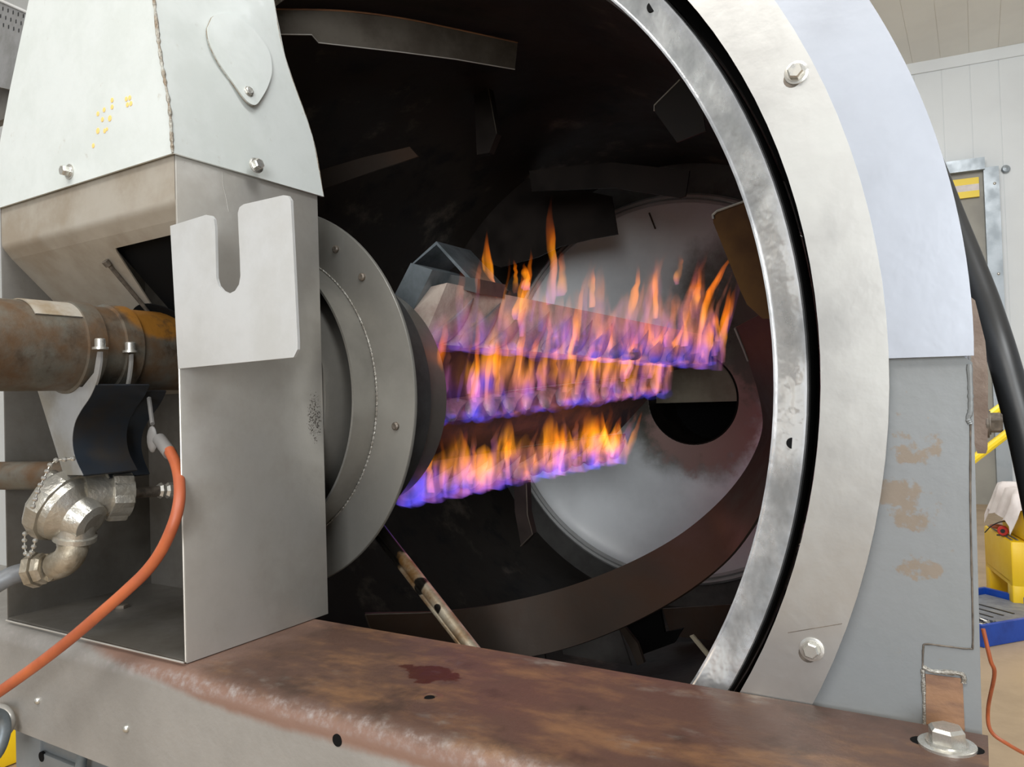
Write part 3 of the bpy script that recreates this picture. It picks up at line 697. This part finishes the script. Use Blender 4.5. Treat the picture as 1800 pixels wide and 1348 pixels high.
# =================================================================== BURNER
BX, BZ = -1.037, 0.0145
t = thing('burner', (BX, .9, BZ - .32), 'round flanged gas burner with three ribbed bars inside the drum', 'burner')
b = B(); rev(b, [(.246, 0), (.3195, 0), (.3205, .0015), (.3205, .0055), (.319, .007), (.246, .007)], (BX, .893, BZ), (0, 1, 0), 128, closed=True); fl = new_obj('flange', b, M['flange'], t)
for p in ((591, 438), (637, 487), (696, 749)):
    q = at(*p, Y=.893); b = B(); rev(b, [(0, .004), (.004, .0045), (.0062, .003), (.0066, 0), (0, 0)], q, NY, 14); new_obj('rivet', b, M['bolt_dk'], fl)
b = B(); rev(b, [(.2445, -.050), (.2445, .003), (.241, .003), (.241, -.050)], (BX, .893, BZ), (0, 1, 0), 128, closed=True); new_obj('collar', b, M['flange'], t)
b = B(); N_ = 200
for k in range(N_):
    a = 2 * PI * k / N_; p = V((BX + .246 * math.cos(a), .8925, BZ + .246 * math.sin(a)))
    blob(b, p, (V((0, 1, 0)), V((-math.sin(a), 0, math.cos(a))), V((math.cos(a), 0, math.sin(a)))), (.0016, .0050, .0018), 6, 4)
new_obj('weld_bead', b, M['weld'], t)
b = B(); rev(b, [(.216, .0), (.216, .30), (.205, .30), (.205, 0)], (BX, .814, BZ), (0, 1, 0), 96, closed=True); new_obj('inner_tube', b, M['flange'], t)
b = B(); rev(b, [(.245, 0), (.245, .13), (.239, .13), (.239, 0)], (BX, .9005, BZ), (0, 1, 0), 96, closed=True); new_obj('rear_sleeve', b, M['flange_dk'], t)
b = B(); rev(b, [(.21, 0), (.239, 0), (.239, .003), (.21, .003)], (BX, .93, BZ), (0, 1, 0), 96, closed=True); new_obj('throat', b, M['gap'], t)

rows = [  # lower-left, upper-left, lower-right, upper-right (image anchors) and depths
    ((742, 603), (786, 497), (1252, 642), (1246, 590), 1.12, 2.05),
    ((738, 748), (748, 705), (1166, 690), (1164, 655), 1.12, 1.95),
    ((690, 878), (730, 815), (1085, 802), (1100, 762), 1.10, 1.85)]
bars = []
def leaf(bm, c, ax, side, nrm, L_, w_, d_):
    n, seg = 9, 10; rg = []
    for i in range(n + 1):
        s_ = i / n
        wd2 = w_ * (math.sin(PI * min(1, s_ * 1.0 + .02) ** .6) ** .8 + .02)
        cc = c + ax * (s_ - .5) * L_ * .95 - side * (.012 * math.sin(PI * s_)) * (1 if side.dot(V((.86, -.5, 0))) > 0 else -1)
        rg.append([bm.verts.new(cc + side * wd2 * math.cos(2 * PI * k / seg) + nrm * d_ * (wd2 / w_) * math.sin(2 * PI * k / seg) * (1 + .2 * math.sin(9 * s_))) for k in range(seg)])
    for i in range(n):
        for k in range(seg): bm.faces.new((rg[i][k], rg[i][(k + 1) % seg], rg[i + 1][(k + 1) % seg], rg[i + 1][k]))
    bm.faces.new(rg[0][::-1]); bm.faces.new(rg[-1])
for ri, (ll, ul, lr, ur, ya, yb) in enumerate(rows):
    LL, UL, LR, UR = at(*ll, Y=ya), at(*ul, Y=ya + .05), at(*lr, Y=yb), at(*ur, Y=yb + .04)
    off = V((-.06, .0, -.005))
    b = B()
    vs = [b.verts.new(p) for p in (LL, UL, UR, LR, LL + off, UL + off, UR + off, LR + off)]
    for f in ((0, 1, 2, 3), (7, 6, 5, 4), (0, 4, 5, 1), (1, 5, 6, 2), (2, 6, 7, 3), (3, 7, 4, 0)): b.faces.new([vs[i] for i in f])
    bar = new_obj('burner_bar', b, M['ceramic'] if ri == 0 else M['burner_dk'], t)
    nf = (13, 15, 14)[ri]
    nrm = (LR - LL).cross(UL - LL).normalized()
    if nrm.y > 0: nrm = -nrm
    for k in range(nf):
        s = (k + .6) / nf
        lo_, up_ = LL.lerp(LR, s), UL.lerp(UR, s)
        c = lo_.lerp(up_, .42); ax = (up_ - lo_ + (LR - LL).normalized() * .075).normalized(); L_ = (up_ - lo_).length + .02
        side = ax.cross(nrm).normalized()
        b = B(); leaf(b, c + nrm * .003, ax, side, nrm, L_, .017 + .004 * math.sin(k * 2.3), .010)
        new_obj('burner_fin', b, M['fin'], bar)
    bars.append((LL, UL, LR, UR, nrm))
for (A1, B1, A2, B2) in ((bars[0][0], bars[0][2], bars[1][1], bars[1][3]), (bars[1][0], bars[1][2], bars[2][1], bars[2][3])):
    o_ = V((-.035, .02, 0)); b = B(); prism(b, [A1 + o_, B1 + o_, B2 + o_, A2 + o_], (-.004, .004, 0)); new_obj('burner_web', b, M['burner_dk'], t)
# folded brackets above the bars
b = B(); th = V((0, .12, 0))
P1, P2, P3 = at(722, 465, Y=1.22), at(767, 424, Y=1.22), at(838, 500, Y=1.22)
d1 = V((.004, 0, -.008))
prism(b, [P1, P2, P2 + V((0, 0, -.007)), P1 + V((.007, 0, 0))], th); prism(b, [P2, P3, P3 + V((-.006, 0, -.004)), P2 + V((0, 0, -.007))], th)
new_obj('folded_bracket', b, M['bluegrey'], t)
b = B(); prism(b, [at(*p, Y=1.15) for p in ((690, 525), (722, 462), (760, 474), (716, 565))], (0, .14, 0)); new_obj('bracket_block', b, M['bluegrey'], t)
b = B(); prism(b, [at(*p, Y=1.21) for p in ((728, 470), (765, 478), (840, 490), (838, 515), (780, 500), (735, 540))], (0, .1, 0)); new_obj('bracket_web', b, M['flange_dk'], t)
# pilot tube
b = B(); tube(b, [at(655, 912, Y=1.0), at(850, 1165, Y=.87)], .0095, 18); tube(b, [at(648, 925, Y=1.0), at(835, 1165, Y=.87)], .0045, 10)
tag(new_obj('pilot_tube', b, M['pilot']), 'stained round pilot tube slanting from the flange down to the beam', 'tube')

# =================================================================== FLAMES
UP = V((0, 0, 1)); RT = V((.86, -.5, 0)).normalized(); DP = V((.5, .86, 0))
def tongue(parent, base, h, wd_, lean, m, name='flame', wob=.15, seed=0):
    rnd = random.Random(seed); ph = rnd.random() * 6; fr = rnd.uniform(3, 6)
    b = B(); n = 10; seg = 8; rg = []
    for i in range(n + 1):
        s = i / n
        rad = wd_ * (s + .12) ** .45 * (1 - s) ** .75 * (1 + .25 * math.sin(fr * s * 2 + ph)) + .0004
        c = V(base) + UP * h * s + RT * (lean * s ** 1.2 + wob * h * math.sin(fr * s + ph) * s * .5) + DP * (rnd.uniform(-.1, .1) * wd_)
        rg.append([b.verts.new(c + RT * rad * math.cos(2 * PI * k / seg) + DP * rad * .55 * math.sin(2 * PI * k / seg)) for k in range(seg)])
    for i in range(n):
        for k in range(seg): b.faces.new((rg[i][k], rg[i][(k + 1) % seg], rg[i + 1][(k + 1) % seg], rg[i + 1][k]))
    b.faces.new(rg[0][::-1]); b.faces.new(rg[-1])
    return new_obj(name, b, m, parent, origin=V(base), smooth=3)
def scallop(parent, base, r, m, seed=0):
    rnd = random.Random(seed)
    b = B(); blob(b, base, (RT, DP, UP), (r, r * .35, r * rnd.uniform(.3, .5)), 10, 6)
    return new_obj('blue_flame_base', b, m, parent, origin=V(base), smooth=3)
def depth(p): return (ROT.transposed() @ p).z * -1
labels = ['topmost row of flames, tallest tongues, rising over the burner to the drum rear', 'middle row of dense orange flames between the two others', 'lowest row of flames with blue scalloped underside']
heights = [(.10, .20), (.11, .18), (.08, .14)]
sd = 100
def sheet(parent, LL, LR, nrm, h0, h1, m, seed):
    rnd = random.Random(seed); b = B(); n = 40; A_ = []
    for i in range(n + 1):
        s_ = i / n; p = LL.lerp(LR, s_) + nrm * .012
        h = (h0 + (h1 - h0) * s_) * (1 + .22 * math.sin(s_ * 31 + seed) + .15 * math.sin(s_ * 67 + 1)) * min(1, .55 + 4 * min(s_, 1 - s_))
        lo_ = p - UP * (.008 + .007 * abs(math.sin(s_ * 40)))
        t_ = .022
        A_.append([b.verts.new(q) for q in (lo_ - nrm * t_ * .2, lo_ + nrm * t_, lo_ + nrm * t_ * 1.1 + UP * h * .5 + RT * h * .1, lo_ + UP * h + RT * h * .25, lo_ - nrm * t_ * .4 + UP * h * .5 + RT * h * .1)])
    for i in range(n):
        for k in range(5): b.faces.new((A_[i][k], A_[i][(k + 1) % 5], A_[i + 1][(k + 1) % 5], A_[i + 1][k]))
    b.faces.new(A_[0][::-1]); b.faces.new(A_[-1])
    return new_obj('flame_sheet', b, m, parent, origin=LL, smooth=3)
for ri, (LL, UL, LR, UR, nrm) in enumerate(bars):
    t = thing('flame_row', LL.lerp(LR, .5), labels[ri], 'flame', 'burner flames')
    n = (40, 38, 30)[ri]
    sheet(t, LL, LR, nrm, (.085, .15, .10)[ri], (.24, .19, .13)[ri], M['sheet_top'] if ri == 0 else M['sheet_low'], ri)
    for k in range(n):
        sd += 1; rnd = random.Random(sd)
        s = (k + rnd.uniform(.1, .9)) / n
        if ri == 0: s = s ** .75
        base = LL.lerp(LR, s).lerp(UL.lerp(UR, s), rnd.uniform(.05, .6) if ri == 0 else rnd.uniform(0, .5)) + nrm * rnd.uniform(.035, .05)
        h = rnd.uniform(*heights[ri])
        if ri == 0: h *= .7 + .75 * s
        m = M['fl_orange'] if rnd.random() < (.4, .8, .6)[ri] else M['fl_violet']
        tongue(t, base, h, rnd.uniform(.010, .030), h * rnd.uniform(.1, .7), m, wob=rnd.uniform(.1, .3), seed=sd)
    ns = (22, 28, 24)[ri]
    for k in range(ns):
        sd += 1; rnd = random.Random(sd); s = (k + rnd.uniform(.3, .7)) / ns
        base = LL.lerp(LR, s) + nrm * .012 + UP * rnd.uniform(-.010, .006)
        scallop(t, base, rnd.uniform(.022, .036), M['fl_blue'] if rnd.random() < .75 else M['fl_violet'], sd)
    if ri == 0:
        for (x, y, Y, px_h, wpx, ln) in ((868, 525, 1.3, 125, 30, -.035), (905, 515, 1.33, 60, 16, .01), (925, 510, 1.38, 50, 26, .0), (968, 535, 1.42, 190, 30, .035), (985, 520, 1.45, 80, 30, .02),
                                        (1240, 640, 2.0, 105, 30, .02), (1262, 600, 2.0, 60, 16, .0), (1190, 500, 1.9, 55, 18, .02), (1110, 560, 1.75, 100, 22, .03), (1150, 560, 1.8, 95, 18, .03), (1040, 540, 1.6, 80, 20, .02), (1220, 560, 1.9, 90, 20, .02)):
            p = at(x, y, Y=Y); sc = depth(p) / F; sd += 1
            tongue(t, p, px_h * sc, wpx * sc * .85, ln, M['fl_orange'], wob=.25, seed=sd)

# =================================================================== HOOD
t = thing('hood', (-1.04, .70, .312), 'tapered pale grey sheet hood bolted on top of the burner box', 'hood')
nl = [V((-.8215, .572, .311)), V((-.826, .572, .368)), V((-.841, .572, .435)), V((-.852, .572, .509)), V((-.872, .572, .65))]
rxs = [-.8215, -.829, -.840, -.852, -.872]
rp = [(568, 346), (548, 240), (500, 100), (480, 0), (452, -150)]
bl = [at(x, y, X=rxs[i]) for i, (x, y) in enumerate(rp)]
fl_ = [V((-1.258, .572, .311)), V((-1.240, .572, .40)), V((-1.205, .572, .48)), V((-1.150, .572, .59)), V((-1.12, .572, .65))]
b = B(); prism(b, nl + fl_[::-1], (0, .003, 0)); new_obj('front_sheet', b, M['hood'], t)
b = B()
for i in range(4):
    face(b, [nl[i], bl[i], bl[i + 1], nl[i + 1]])
bmesh.ops.remove_doubles(b, verts=b.verts, dist=1e-5)
hr = new_obj('side_sheet', b, M['hood'], t, smooth=.9); md = hr.modifiers.new('s', 'SOLIDIFY'); md.thickness = .003; md.offset = 0
b = B(); box(b, -1.14, -.885, .60, .70, .60, .65); new_obj('top_cover', b, M['hood'], t)
b = B(); q = spline([p + V((.0008, -.0008, 0)) for p in nl], 14); rs = [.0020 * random.uniform(.6, 1.4) for _ in q]; tube(b, q, rs, 8); new_obj('weld_seam', b, M['weld_dk'], t)
b = B(); q = spline([p + V((0, 0, .0)) for p in bl], 8); tube(b, q, .0016, 6); new_obj('back_edge', b, M['weld_dk'], t)
# round cover on the side sheet
pp = V(nl[1]); nn_ = (bl[2] - nl[1]).cross(nl[3] - nl[1]).normalized()
if nn_.x < 0: nn_ = -nn_
def side(x, y, off=.003): return onplane(x, y, pp + nn_ * off, nn_)
ov = [(363, 50), (367, 77), (384, 113), (410, 150), (430, 177), (446, 186), (458, 173), (470, 150), (476, 123), (470, 90), (447, 57), (417, 32), (390, 25), (371, 32)]
_q = spline([(x, y, 0) for x, y in ov[-2:] + ov + ov[:3]], 5)[10:-15]
ov = [(p.x, p.y) for p in _q]
b = B(); prism(b, [side(x, y, .0025) for x, y in ov], nn_ * .003); o = new_obj('cover_flap', b, M['hood'], t); o['label'] = 'egg-shaped swing cover with one screw'
b = B(); q = [side(x, y, .0035) for x, y in ov]; tube(b, q + [q[0]], .0006, 6); new_obj('flap_outline', b, M['weld_dk'], t)
bolt(t, side(437, 161, .0055), nn_, .0058, .0035, .007)
bolt(t, side(450, 291, .002), nn_, .0075, .008, .0105)
bolt(t, at(122, 302, Y=.5715), NY, .0072, .010, .0105)
# yellow wax marks
b = B()
for (x, y, r) in ((197, 176, 4), (197, 188, 4), (172, 200, 4), (183, 193, 4), (180, 210, 4), (193, 208, 5), (222, 174, 4), (228, 172, 4), (224, 184, 4), (230, 182, 4), (172, 230, 5), (184, 230, 4), (188, 227, 3), (164, 256, 4)):
    rev(b, [(0, .0004), (r * .00078, .0003), (r * .00085, 0)], at(x, y, Y=.5718), NY, 8)
new_obj('wax_mark', b, M['mark'], t)

# =================================================================== BURNER BOX
XR, XL, YB0, YB1 = -.8245, -1.252, .578, .812
t = thing('burner_box', (-1.04, .70, ZB), 'open grey steel box standing on the beam under the hood', 'box')
b = B(); box(b, XR - .003, XR, YB0, YB1, ZB + .001, .315, .0008); new_obj('side_panel', b, M['box'], t)
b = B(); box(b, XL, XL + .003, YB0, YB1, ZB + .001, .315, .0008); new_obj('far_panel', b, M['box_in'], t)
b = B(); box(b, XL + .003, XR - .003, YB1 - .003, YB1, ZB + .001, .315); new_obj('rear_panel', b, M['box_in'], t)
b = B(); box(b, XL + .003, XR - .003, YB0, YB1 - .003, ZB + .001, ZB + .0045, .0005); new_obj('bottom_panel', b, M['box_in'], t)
# front band folding into the sloping soffit
zf = .247; sl = (.178 - .249) / (.653 - .58)
pf = [(YB0, .315), (YB0, zf + .012)]
for k in range(1, 6):
    a = k / 6; pf.append((YB0 + .010 * a * a, zf + .012 - .016 * a))
pf.append((YB0 + .014, zf - .010))
b = B()
n = len(pf); xs = (XL + .003, XR - .003)
va = [[b.verts.new((x, y, z)) for y, z in pf] for x in xs]
for i in range(n - 1): b.faces.new((va[0][i], va[0][i + 1], va[1][i + 1], va[1][i]))
o = new_obj('front_band', b, M['soffit'], t, smooth=1.0)
sp0 = V((0, YB0 + .014, zf - .010)); sdir = V((0, 1, sl)).normalized(); sn = V((0, sl, -1)).normalized()
def so(x, y): return onplane(x, y, sp0, sn)
c1, c2 = so(200, 437), so(300, 414)
xo = c1.x; to = c1.y
ye = YB1 - .004
def sz(y): return sp0.z + (y - sp0.y) * sl
A1 = so(200, 437); B1 = so(300, 413); C1 = so(300, 590)
Dp = A1.lerp(C1, (ye - A1.y) / (C1.y - A1.y))
Bx = XR - .0035; By = A1.y + (B1.y - A1.y) * (Bx - A1.x) / (B1.x - A1.x)
pts = [(XL + .003, ye), (XL + .003, sp0.y), (Bx, sp0.y), (Bx, By), (A1.x + .004, A1.y), (A1.x, A1.y + .004)]
if Dp.x < Bx: pts += [(Dp.x, ye)]
else:
    k_ = (Bx - A1.x) / (C1.x - A1.x); pts += [(Bx, A1.y + (C1.y - A1.y) * k_), (Bx, ye)]
b = B(); prism(b, [(x, y, sz(y)) for x, y in pts], (0, .0015, .0015)); new_obj('soffit', b, M['soffit'], t)
b = B(); prism(b, [(x, y, sz(y) + .02) for x, y in ((A1.x - .02, sp0.y + .02), (Bx - .001, sp0.y + .02), (Bx - .001, ye), (A1.x - .02, ye))], (0, .001, .001)); new_obj('opening_shade', b, M['gap'], t)  # black sheet above the soffit stands in for the shade inside its opening
b = B(); tube(b, [so(192, 459) + sn * .004, so(300, 588) + sn * .004], .003, 8); rev(b, [(0, -.004), (.005, -.004), (.005, .004), (0, .004)], so(192, 459) + sn * .005, sdir, 12); new_obj('hinge_rod', b, M['bolt_dk'], t)
b = B(); rev(b, [(.002, .001), (.077, .001), (.077, -.001), (.002, -.001)], V((BX - .008, .728, sz(.728) - .001)), sn, 40); new_obj('pipe_hole', b, M['gap'], t)
bolt(t, at(213, 1068, Z=ZB + .0045), (0, 0, 1), .012, .006, washer=False, m=M['bolt_dk'])
b = B(); tube(b, [at(328, 1163, Z=ZB + .004) - V((0, .004, 0)), at(16, 1089, Z=ZB + .004) - V((0, .004, 0))], .0012, 6); new_obj('bright_edge', b, M['edge'], t)
b = B(); tube(b, [V((XR - .0015, YB0 - .0005, ZB + .003)), V((XR - .0015, YB0 - .0005, .05))], .0012, 6); new_obj('bright_edge', b, M['edge'], t)
# scratches on the side panel
b = B(); tube(b, [at(x, y, X=XR + .0001) for x, y in ((391, 304), (392, 325), (397, 345), (402, 372))], .0004, 6); new_obj('scratch', b, M['flange'], t)
# slotted plate
pl = [(299, 397), (362, 377.5), (371, 379), (376, 385), (378, 400), (379, 440), (380, 488), (384, 502), (392, 511), (403, 516), (413, 511), (420, 500), (422.5, 485), (421, 440), (419, 400), (418, 374), (421, 364), (428, 359), (498, 343), (506, 344), (511, 352), (516, 450), (523, 600), (523, 614), (516, 628), (313, 648), (306, 520)]
b = B(); prism(b, [at(x, y, Y=.574) for x, y in pl], (0, .0035, 0))
tag(new_obj('slotted_plate', b, M['clean']), 'clean light grey plate with a U-shaped slot fixed to the box corner', 'plate')

# =================================================================== PIPE, CLAMP
t = thing('gas_pipe', (BX, .3, .0), 'thick rusty gas pipe entering the box from the left', 'pipe')
PZ = at(148, 612, X=BX).z; PR = .058
py = at(148, 612, X=BX).y
b = B(); rev(b, [(PR, .25), (PR, .80), (PR - .006, .80), (PR - .006, .25)], (BX, 0, PZ), (0, 1, 0), 48, closed=True); new_obj('pipe', b, M['pipe'], t)
b = B(); rev(b, [(PR + .002, .495), (PR + .002, .560), (PR + .0005, .560), (PR + .0005, .495)], (BX, 0, PZ), (0, 1, 0), 16, a0=D(-110), a1=D(-38), closed=True, ref=(1, 0, 0)); 
new_obj('scale_sheet', b, M['pipe_sheet'], t)
for yy in (.553, .605):
    b = B(); rev(b, [(PR, yy), (PR + .004, yy + .001), (PR + .004, yy + .025), (PR, yy + .026)], (BX, 0, PZ), (0, 1, 0), 48); new_obj('band', b, M['pipe'], t)
# hanging saddle straps
t = thing('pipe_hanger', (BX, .62, -.1), 'S-curved steel saddle strap carrying the rusty pipe', 'bracket')
SC = ((177, 618), (176, 640), (170, 670), (158, 698), (142, 722), (131, 745), (127, 775), (132, 805), (146, 835))
YS = .556
r_ = spline([at(x, y, Y=YS) for x, y in SC], 4)
b = B(); prism(b, r_ + [at(112, 835, Y=YS), at(64, 680, Y=YS), at(145, 680, Y=YS), at(165, 655, Y=YS), at(171, 618, Y=YS)], (0, .003, 0)); new_obj('strap_plate', b, M['strap'], t)
b = B(); grid_sheet(b, [p + V((.0008, .0005, 0)) for p in r_[9:]], [p + V((.0008, .075, 0)) for p in r_[9:]], -.003); new_obj('strap_return', b, M['strap_dk'], t)
SC2 = ((231, 622), (230, 645), (224, 680), (210, 712), (192, 738), (180, 762), (177, 790), (182, 815), (192, 840))
r2_ = spline([at(x, y, Y=YS + .05) for x, y in SC2], 4)
b = B(); grid_sheet(b, r2_, [p + V((-.006, 0, -.001)) for p in r2_], .003); new_obj('strap_rim', b, M['strap'], t)
b = B(); grid_sheet(b, [p + V((.0008, .001, 0)) for p in r2_[9:]], [p + V((.0008, .06, 0)) for p in r2_[9:]], -.003); new_obj('strap_return', b, M['strap_dk'], t)
for p, yy in (((176, 606), YS), ((229, 612), YS + .05)):
    q = at(*p, Y=yy); b = B(); rev(b, [(0, -.006), (.0095, -.006), (.0095, -.003), (.0065, -.003), (.0065, .007), (.0055, .008), (0, .008)], q, (0, 0, 1), 18); new_obj('cap_screw', b, M['bolt'], t)
# rusty cross pipe behind the head
b = B(); tube(b, [at(-60, 836, Y=.545), at(150, 836, Y=.60)], .0205, 20)
tag(new_obj('cross_pipe', b, M['pipe']), 'narrow rusty pipe running in from the left behind the connection head', 'pipe')
b = B(); blob(b, at(28, 842, Y=.632), (V((1, 0, 0)), V((0, 1, 0)), UP), (.02, .008, .010))

b.free()
# =================================================================== CONNECTION HEAD
HY = .56
hc = at(105, 878, Y=HY)
t = thing('connection_head', hc + V((0, 0, -.08)), 'cast aluminium thermocouple head with screw cap inside the box', 'connector')
kx = depth(hc) / F
ax = V((-.80, -.32, .48)).normalized()
c0 = at(100, 882, Y=HY)
b = B()
RC = 68 * kx
rev(b, [(0, .020), (RC * .45, .0195), (RC * .62, .013), (RC * .86, .009), (RC * .98, .002), (RC, -.006), (RC * .97, -.016), (RC * .80, -.018)], c0, ax, 12, ref=UP)
new_obj('cap', b, M['alu'], t, smooth=.5)
b = B(); box(b, -.008, .008, -.035, .035, 0, .012, .003)
mt_ = Matrix.Translation(c0 + ax * .016) @ ax.to_track_quat('Z', 'Y').to_matrix().to_4x4(); bmesh.ops.transform(b, matrix=mt_, verts=b.verts); new_obj('cap_grip', b, M['alu'], t)
b = B(); rev(b, [(RC * .88, -.016), (RC * .84, -.026), (RC * .60, -.040), (RC * .48, -.060), (RC * .3, -.064), (0, -.064)], c0, ax, 28); new_obj('head_body', b, M['alu'], t, smooth=.4)
h0 = at(140, 870, Y=HY + .02); h1 = at(222, 868, Y=HY + .08); hx = (h1 - h0).normalized(); hl = (h1 - h0).length
b = B(); rev(b, [(0, 0), (.030, 0), (.030, hl * .55), (.034, hl * .56), (.034, hl), (.012, hl), (0, hl)], h0, hx, 6 if False else 24); new_obj('neck', b, M['alu'], t)
b = B(); rev(b, [(0, hl * .55), (.037, hl * .55), (.038, hl * .6), (.038, hl * .97), (.036, hl), (0, hl)], h0, hx, 6); new_obj('hex_nut', b, M['alu'], t, smooth=.3)
b = B(); tube(b, [h0 + hx * hl, at(292, 862, Y=HY + .14)], .008, 12); new_obj('probe_rod', b, M['bolt_dk'], t)
b = B(); pr = at(292, 862, Y=HY + .14); rev(b, [(0, -.012), (.010, -.012), (.012, -.008), (.009, -.002), (.012, .002), (.012, .010), (0, .010)], pr, hx, 8); new_obj('compression_fitting', b, M['bolt'], t)
# nipple, elbow, nut
n0 = at(135, 918, Y=HY + .01); n1 = at(130, 958, Y=HY + .01); e1 = at(112, 988, Y=HY); e2 = at(82, 998, Y=HY - .01); e3 = at(55, 1003, Y=HY - .02)
b = B(); dn = (n1 - n0).normalized(); ln = (n1 - n0).length
rev(b, [(0, 0), (.024, 0), (.024, ln * .5), (.027, ln * .55), (.027, ln * .75), (.021, ln * .8), (.021, ln)], n0, dn, 24); new_obj('nipple', b, M['alu'], t)
b = B(); tube(b, spline([n1 - dn * .004, at(124, 975, Y=HY), e1, at(96, 995, Y=HY), e2], 6), .019, 20); new_obj('elbow', b, M['brassy'], t)
b = B(); dd = (e3 - e2).normalized(); L2 = (e3 - e2).length; rev(b, [(0, 0), (.018, 0), (.021, .003), (.021, L2 * .45), (.017, L2 * .5), (.0235, L2 * .55), (.0235, L2), (.014, L2 + .003), (0, L2 + .003)], e2, dd, 8); new_obj('gland_nut', b, M['brassy'], t, smooth=.5)
b = B(); tube(b, spline([e3, at(25, 1010, Y=HY - .04), at(-10, 1028, Y=HY - .06), at(-60, 1060, Y=HY - .09)], 6), .0125, 16)
tag(new_obj('grey_conduit', b, M['greyhose']), 'grey flexible conduit leaving the head towards the left edge', 'hose')
# bead chain
def chain(pts, name, label):
    q = [at(x, y, Y=Y) for x, y, Y in pts]; q = resamp(spline(q, 8), int(sum((Q2 - Q1).length for Q1, Q2 in zip(q, q[1:])) / .0085))
    tt = thing(name, q[0], label, 'chain')
    for p in q:
        b = B(); blob(b, p, (V((1, 0, 0)), V((0, 1, 0)), UP), (.0034, .0034, .0034), 8, 5); new_obj('bead', b, M['bolt'], tt)
    b = B(); tube(b, q, .0009, 5); new_obj('chain_wire', b, M['bolt'], tt)
chain([(128, 806, .53), (110, 808, .52), (92, 812, .51), (80, 835, .50), (68, 860, .495), (58, 890, .49)], 'bead_chain', 'steel bead chain draped over the cap of the connection head')
chain([(44, 938, .52), (43, 955, .52), (45, 972, .52), (52, 976, .52), (58, 965, .52), (62, 950, .52)], 'bead_chain', 'short loop of bead chain dangling below the connection head cap')

# =================================================================== ORANGE CABLE
t = thing('orange_cable', at(300, 800, Y=.60), 'orange thermocouple cable curving out of the box across the beam', 'cable')
b = B()
cp = [(298, 792, .60), (309, 815, .59), (315, 845, .575), (315, 880, .56), (306, 918, .55), (285, 965, .545), (258, 1003, .54), (222, 1038, .53), (180, 1075, .52), (130, 1118, .51), (70, 1165, .50), (0, 1215, .485), (-60, 1255, .47)]
tube(b, spline([at(x, y, Y=Y) for x, y, Y in cp], 8), .0068, 16); new_obj('jacket', b, M['orange'], t)
b = B(); tube(b, [at(280, 772, Y=.61), at(299, 797, Y=.60)], .0085, 14); new_obj('sleeve', b, M['grey'], t)
b = B(); tube(b, [at(262, 700, Y=.64), at(268, 745, Y=.62)], .003, 8); blob(b, at(268, 772, Y=.612), (UP, V((1, 0, 0)), V((0, 1, 0))), (.018, .010, .005)); new_obj('ferrule', b, M['grey'], t)
# hook with hose at the bottom left
t = thing('cable_hook', at(5, 1262, Y=.54), 'round grey steel hook welded at the lower left of the beam', 'hook')
b = B(); hk = [at(5 + 20 * math.cos(D(a)) - 6, 1268 - 24 * math.sin(D(a)), Y=.545) for a in range(-60, 181, 15)]
tube(b, hk, .006, 12); new_obj('hook_ring', b, M['box'], t)
b = B(); tube(b, spline([at(-30, 1262, Y=.50), at(-8, 1256, Y=.52), at(5, 1265, Y=.53), at(6, 1290, Y=.53), at(-8, 1325, Y=.52), at(-40, 1350, Y=.5)], 6), .009, 14)
tag(new_obj('dark_hose', b, M['bluegrey']), 'dark blue-grey hose looped through the hook at bottom left', 'hose')
# yellow bin on the floor at left
b = B(); q = at(0, 1330, Y=1.3)
box(b, q.x - 1.0, q.x + .02, 1.2, 1.9, FLOOR, at(10, 1288, Y=1.25).z, .02)
tag(new_obj('yellow_bin', b, M['yellow']), 'yellow plastic bin on the floor at the lower left corner', 'bin')
# stamped grey plate at top left
t = thing('stamped_plate', at(20, 120, Y=.85), 'grey metal bracket with rows of small dark stamped marks, top left', 'bracket')
b = B(); prism(b, [at(x, y, Y=.80) for x, y in ((-60, -25), (60, 28), (50, 130), (30, 160), (-60, 140))], (0, .02, 0)); new_obj('plate_body', b, M['bracket'], t)
b = B(); tube(b, [at(x, y, Y=.798) for x, y in ((-60, -26), (60, 27))], .003, 8); new_obj('top_edge', b, M['clean'], t)
b = B()
for r_ in range(3):
    for k in range(7):
        x, y = -4 + k * 9 + r_ * 5, 12 + r_ * 16 + k * 3.2
        if x > 42: continue
        c = at(x, y, Y=.7995); prism(b, [c + V((-.002, 0, -.0035)), c + V((.0015, 0, -.0035)), c + V((.002, 0, .0035)), c + V((-.0015, 0, .0035))], (0, -.0004, 0))
new_obj('stamped_mark', b, M['black'], t)
b = B(); prism(b, [at(x, y, Y=.84) for x, y in ((-60, 140), (40, 150), (30, 200), (-60, 235))], (0, .02, 0)); new_obj('lower_lip', b, M['box_in'], t)

for o in bpy.data.objects:
    if '_o' in o: del o['_o']
